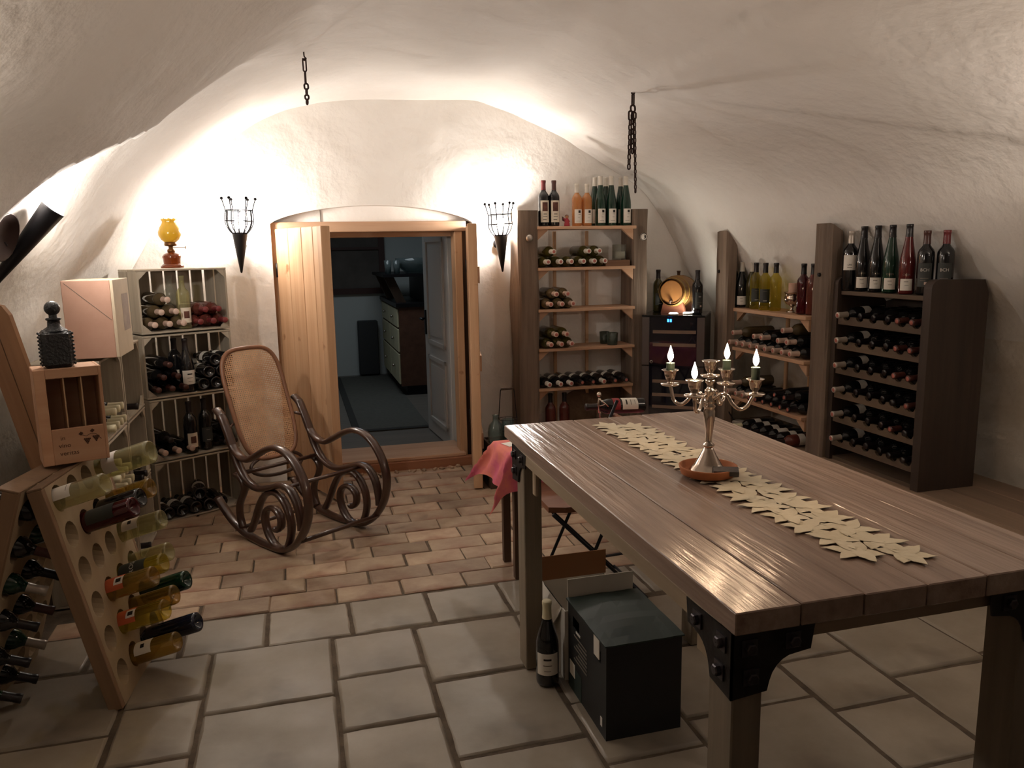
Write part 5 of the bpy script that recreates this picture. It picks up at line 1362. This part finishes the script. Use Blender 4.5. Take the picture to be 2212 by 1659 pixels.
# ================================================================ PLANK LEDGE ALONG THE RIGHT WALL
PZ = .285
pl = thing('plank_platform', 'low plank platform along the right wall carrying both bottle racks', 'platform', (2.745, .6, 0))
LEDW2 = wood('platform_wood', '6b5746', '8d7763', 'y', rough=.7, scale=6)
for k, (a, b) in enumerate(((0, .16), (.163, .33), (.333, .50), (.503, .68), (.683, .88))):
    mb = MB(); mb.box(a, b, 0, min(4.25, 5.2-(2.745+b-3.19)/.17-.6), PZ-.03, PZ, bev=.003); obj('plank', mb, LEDW2, pl)
mb = MB(); mb.box(.005, .03, 0, 4.25, 0, PZ-.0305); obj('front_board', mb, DARKW_Y, pl)
for y in (.1, 1.4, 2.8, 4.1):
    mb = MB(); mb.box(.03, .42, y, y+.06, 0, PZ-.0305); obj('bearer', mb, DARKW, pl)

# ================================================================ PINE RACK ON THE RIGHT WALL
pr_ = thing('pine_shelf_rack', 'low rack of three pine boards between two hewn posts on the right wall', 'shelf', (2.9, 4.3, PZ))
PI_ = Matrix.Translation((-2.9, -4.3, -PZ))
mb = MB(); rough_post(mb, 2.778, 2.855, 4.70, 4.845, PZ, 1.60, 11, .007, .11); obj('post', mb, OLD_Z, pr_, M=PI_)
mb = MB(); rough_post(mb, 2.865, 2.955, 3.765, 3.915, PZ, 1.615, 12, .007, .05); obj('post', mb, OLD_Z, pr_, M=PI_)
for B, y in ((2.783, 4.80), (2.868, 3.85)):
    mb = MB(); mb.lathe([(.001, 0), (.012, 0), (.012, .012), (.001, .015)], 6, basis((B, y, 1.33), (-1, 0, 0), (0, 0, 1)), False); obj('bolt', mb, IRON, pr_, M=PI_)
PSZ = [1.088, .826, .492]
for z in PSZ:
    mb = MB(); mb.box(2.835, 3.09, 3.918, 4.86, z-.022, z, bev=.002); obj('shelf_board', mb, PINE_Y, pr_, M=PI_)
    for y, s in ((4.695, -1), (3.92, 1)):
        mb = MB(); mb.prism([(y, z-.0225), (y+s*.09, z-.0225), (y, z-.09)][::s], 2.86, 2.885, None, 'yz'); obj('bracket', mb, PINE_Y, pr_, M=PI_)
for y in (4.43, 4.18):
    mb = MB(); mb.lathe([(.001, .46), (.014, .46), (.014, 1.07), (.001, 1.07)], 10, Matrix.Translation((3.075, y, 0))); obj('dowel', mb, PINE, pr_, M=PI_)
z = PSZ[0]; fcam = lambda x, y: (-x, -y, 0)
def top(y, x, kind, gm, cm, lab, text, sc=1.0, turn=0.0, **k): return bottle(kind, gm, cm, lab, (x, y, z+.0004), text, face=(-x+turn, -y, 0), sc=sc, **k)
top(4.80, 2.900, 'burgundy', GDARK, CWHITE, 'square', 'dark bottle with white capsule at the far left end of the pine rack top', turn=.6)
top(4.715, 2.903, 'burgundy', GDARK, CWHITE, 'square', 'dark bottle with white capsule next to the far end of the pine rack top')
top(4.637, 2.932, 'burgundy', GOLIVE, CWHITE, None, 'olive bottle with white capsule half hidden at the back of the pine rack')
top(4.555, 2.908, 'bordeaux', GYELLOW, CDARK, 'neckdark', 'yellow bottle with black capsule left of the yellow pair on the pine rack', turn=1.2)
top(4.44, 2.903, 'bordeaux', GYELLOW, CDARK, 'neckdark', 'yellow bottle with large dark label in the middle of the pine rack top', turn=.3)
top(4.358, 2.925, 'bordeaux', GYELLOW, CDARK, None, 'yellow bottle without label behind the dark label on the pine rack')
top(4.07, 2.92, 'bordeaux', GWINE, CDARK, None, 'half clear bottle with rose wine and black capsule beside the silver goblet')
top(4.00, 2.935, 'bordeaux', GROSE, CDARK, None, 'rose bottle with black capsule nearest the hewn post on the pine rack')
gb = thing('silver_goblet', 'silver goblet with a pale pink candle between bottles on the pine rack', 'goblet', (2.95, 4.215, z+.0004))
obj('cup', MB().lathe([(.001, 0), (.034, 0), (.036, .004), (.026, .010), (.011, .018), (.009, .034), (.016, .040), (.036, .052), (.047, .072), (.047, .092), (.040, .108), (.050, .124), (.053, .126), (.046, .122), (.036, .108), (.042, .09), (.03, .06), (.001, .05)], 28), SILVER, gb)
obj('candle', MB().lathe([(.001, .055), (.026, .06), (.026, .178), (.022, .18), (.001, .176)], 18), mat('pink_wax', 'c9a08a', rough=.5), gb)
def prow(ys, zz, gm, cm, desc, xb=3.085, kind='bordeaux', dys=None, ring=True, lab=None, xbs=None):
    for i, y in enumerate(ys):
        g = gm[i] if isinstance(gm, list) else gm; c = cm[i] if isinstance(cm, list) else cm
        bottle(kind, g, c, lab, ((xbs[i] if xbs else xb), y, zz), '%s, %s from far end' % (desc, ORD[i]), ax=(-1, 0, .0), face=(-.3, -.2, 1), ring=ring, lite=True)
z = PSZ[1]+.0385
prow([4.655, 4.57, 4.495, 4.41, 4.33, 4.243, 4.155, 4.065, 3.985], z, GDARK, CPINK, 'dark bottle with pale capsule on middle pine board, bottom row')
prow([4.615, 4.37, 4.287, 4.11, 4.02], z+.066, [GBROWN, GDARK, GDARK, GDARK, GDARK], CPINK, 'bottle with pale capsule on middle pine board, upper row')
prow([4.065], z+.132, GBROWN, CPINK, 'brown bottle topping the pile on the middle pine board')
z = PSZ[2]+.0385
prow([4.66, 4.56, 4.48, 4.40, 4.325, 4.245, 4.15, 4.06, 3.98], z, GDARK, [CPINK]*3+[CDARK]*6, 'dark bottle lying on the lowest pine board, bottom row', ring=True)
prow([4.60, 4.12, 4.02], z+.066, [GBROWN, GDARK, GDARK], [CPINK, CDARK, CDARK], 'bottle lying on the lowest pine board, upper row')
z = PZ+.0385
for i, (y, lab, gm) in enumerate(((4.50, 'band', GDARK), (4.40, 'band', GDARK), (4.30, 'band', GDARK), (4.20, 'high', GDARK), (4.115, 'band', GDARK), (4.03, 'band', GROSE))):
    bottle('bordeaux', gm, CCREAM if i == 0 else CDARK, lab, (3.04, y, z), '%s from the far end under the pine rack on the platform' % ('dark bottle lying '+ORD[i] if gm is GDARK else 'rose bottle lying '+ORD[i]), ax=(-.97, -.0, 0), face=(-.4, -.6, .6), lite=True)
ad = thing('power_adapter', 'grey power adapter with black cable on the platform beside the far post', 'adapter', (2.87, 4.62, PZ+.0004), .4)
mb = MB(); mb.box(-.035, .035, -.05, .05, 0, .04, bev=.008); obj('casing', mb, mat('adapter_grey', '8a8378', rough=.5), ad)
mb = MB(); mb.tube(spline([(0, -.05, .03), (.01, -.09, .05), (.06, -.13, .03), (.10, -.10, .012), (.15, -.06, .02)], 5), .006, 6); mb.tube(spline([(0, .05, .03), (-.01, .10, .10), (.03, .15, .15)], 5), .004, 6); obj('cable', mb, BLACKM, ad)
mb = MB(); mb.box(.02, .045, .15, .175, .12, .19, bev=.004); obj('plug', mb, PAPERW, ad)

# ================================================================ DARK BOTTLE RACK
dk = thing('wine_rack', 'dark wooden bottle rack with six tiers of notched rails on the right wall', 'wine rack', (3.06, 3.42, PZ))
DI = Matrix.Translation((-3.06, -3.42, -PZ))
DKZ = wood('rack_dark', '281f19', '3e3027', 'z', rough=.6, bump=.35); DKY = wood('rack_rail', '4a3d34', '62513f', 'y', rough=.7, bump=.3)
def endb(y0, y1, chamf):
    h = 1.325; P_ = [(2.895, PZ), (3.232, PZ), (3.232, 1.255), (3.205, h-.005)]
    P_ += [(2.94-.045*math.sin(t), h-.045+.045*math.cos(t)) for t in [PI/2*k/6 for k in range(7)]]
    mb = MB(); mb.prism(P_, y0, y1); return mb
obj('end_board', endb(3.058, 3.108, 0), DKZ, dk, M=DI)
obj('end_board', endb(3.725, 3.762, 0), DKZ, dk, M=DI)
mb = MB(); mb.box(2.915, 3.215, 3.1085, 3.7245, 1.222, 1.244, bev=.003); obj('top_board', mb, DKY, dk, M=DI)
mb = MB(); mb.box(3.218, 3.232, 3.1085, 3.7245, PZ, 1.22); obj('back_panel', mb, DKZ, dk, M=DI)
mb = MB(); mb.box(2.915, 3.215, 3.1085, 3.7245, PZ, PZ+.02); obj('bottom_board', mb, DKY, dk, M=DI)
YSL = [3.655, 3.552, 3.450, 3.348, 3.246, 3.150]
RZ = [1.105, .967, .829, .691, .553, .415]
for z in RZ:
    for x0, dz, w in ((2.905, 0, .016), (3.10, .012, .016)):
        poly = [(3.1085, z-.045), (3.7245, z-.045), (3.7245, z)]
        for y in YSL:
            r = .028
            poly += [(y+r*math.cos(t), z-r*.75*math.sin(t)) for t in [PI*k/6 for k in range(7)]]
        poly += [(3.1085, z)]
        n = len(poly); mb = MB(); c0 = None
        # strip mesh: bottom edge to scalloped top edge
        topp = [(3.1085, z)] + list(reversed(poly[3:-1])) + [(3.7245, z)]
        vs = []
        for (y, zz) in topp: vs += [(x0, y, z-.045+dz), (x0, y, zz+dz), (x0+w, y, z-.045+dz), (x0+w, y, zz+dz)]
        fs = []
        for i in range(len(topp)-1):
            a, b = i*4, (i+1)*4
            fs += [(a, a+1, b+1, b), (a+2, b+2, b+3, a+3), (a+1, a+3, b+3, b+1), (a, b, b+2, a+2)]
        mb.add(vs, fs); obj('notched_rail', mb, DKY, dk, M=DI)
rowname = ['top', 'second', 'third', 'fourth', 'fifth', 'bottom']
for r_, z in enumerate(RZ):
    for i, y in enumerate(YSL):
        first = (i == 0)
        cm = CFOIL if first else (CBROWN if i >= 4 and (r_ < 3 or (r_ == 3 and i == 5) or (r_ == 4 and i == 4)) else CDARK)
        xb = 3.145 if first else (3.205 if i < 4 else 3.175)
        bottle('bordeaux', GDARK, cm, 'band' if first else None, (xb, y, z+.0215), 'dark bottle in the %s tier of the dark rack, %s from the hewn post' % (rowname[r_], ORD[i]), ax=(-1, 0, -.035), face=(-.35, -.45, .8), ring=cm is CBROWN or first, lite=True)
z = 1.2445
def dtop(y, x, kind, gm, cm, lab, text, sc=1.0, turn=.25, words=None): return bottle(kind, gm, cm, lab, (x, y, z), text, face=(-x-turn, -y, 0), sc=sc, words=words)
dtop(3.700, 2.945, 'bordeaux', GDARK, CFOIL, 'high', 'dark bottle with silver capsule leftmost on top of the dark rack', sc=1.08, words=('LIBE', .012, .132, INK))
dtop(3.625, 2.965, 'riesling', GDARK, CDARK, 'square', 'tall dark bottle, second from left on top of the dark rack', words=('CKEN', .014, .098, INKG))
dtop(3.520, 2.965, 'riesling', GDARK, CDARK, 'square', 'tall dark bottle, third from left on top of the dark rack', words=('CKEN', .014, .098, INKG))
dtop(3.415, 2.965, 'riesling', GGREEN, CDARK, 'square', 'tall green bottle with dark capsule on top of the dark rack', words=('CKEN', .014, .098, INKG))
dtop(3.300, 2.965, 'riesling', mat('glass_red_opaque', (.10, .012, .012), rough=.08, spec=.6), CDARK, 'square', 'tall red bottle with dark capsule on top of the dark rack', words=('CKEN', .014, .098, INKG))
dtop(3.210, 2.99, 'bordeaux', GDARK, CBROWN, 'dark', 'dark bottle with grey label and brown capsule on the dark rack, second from right', sc=1.04, words=('BCH', .020, .118, INKW))
dtop(3.145, 3.045, 'bordeaux', GDARK, CRED, 'dark', 'dark bottle with grey label and red capsule rightmost on the dark rack', sc=1.04, words=('BCH', .020, .118, INKW))
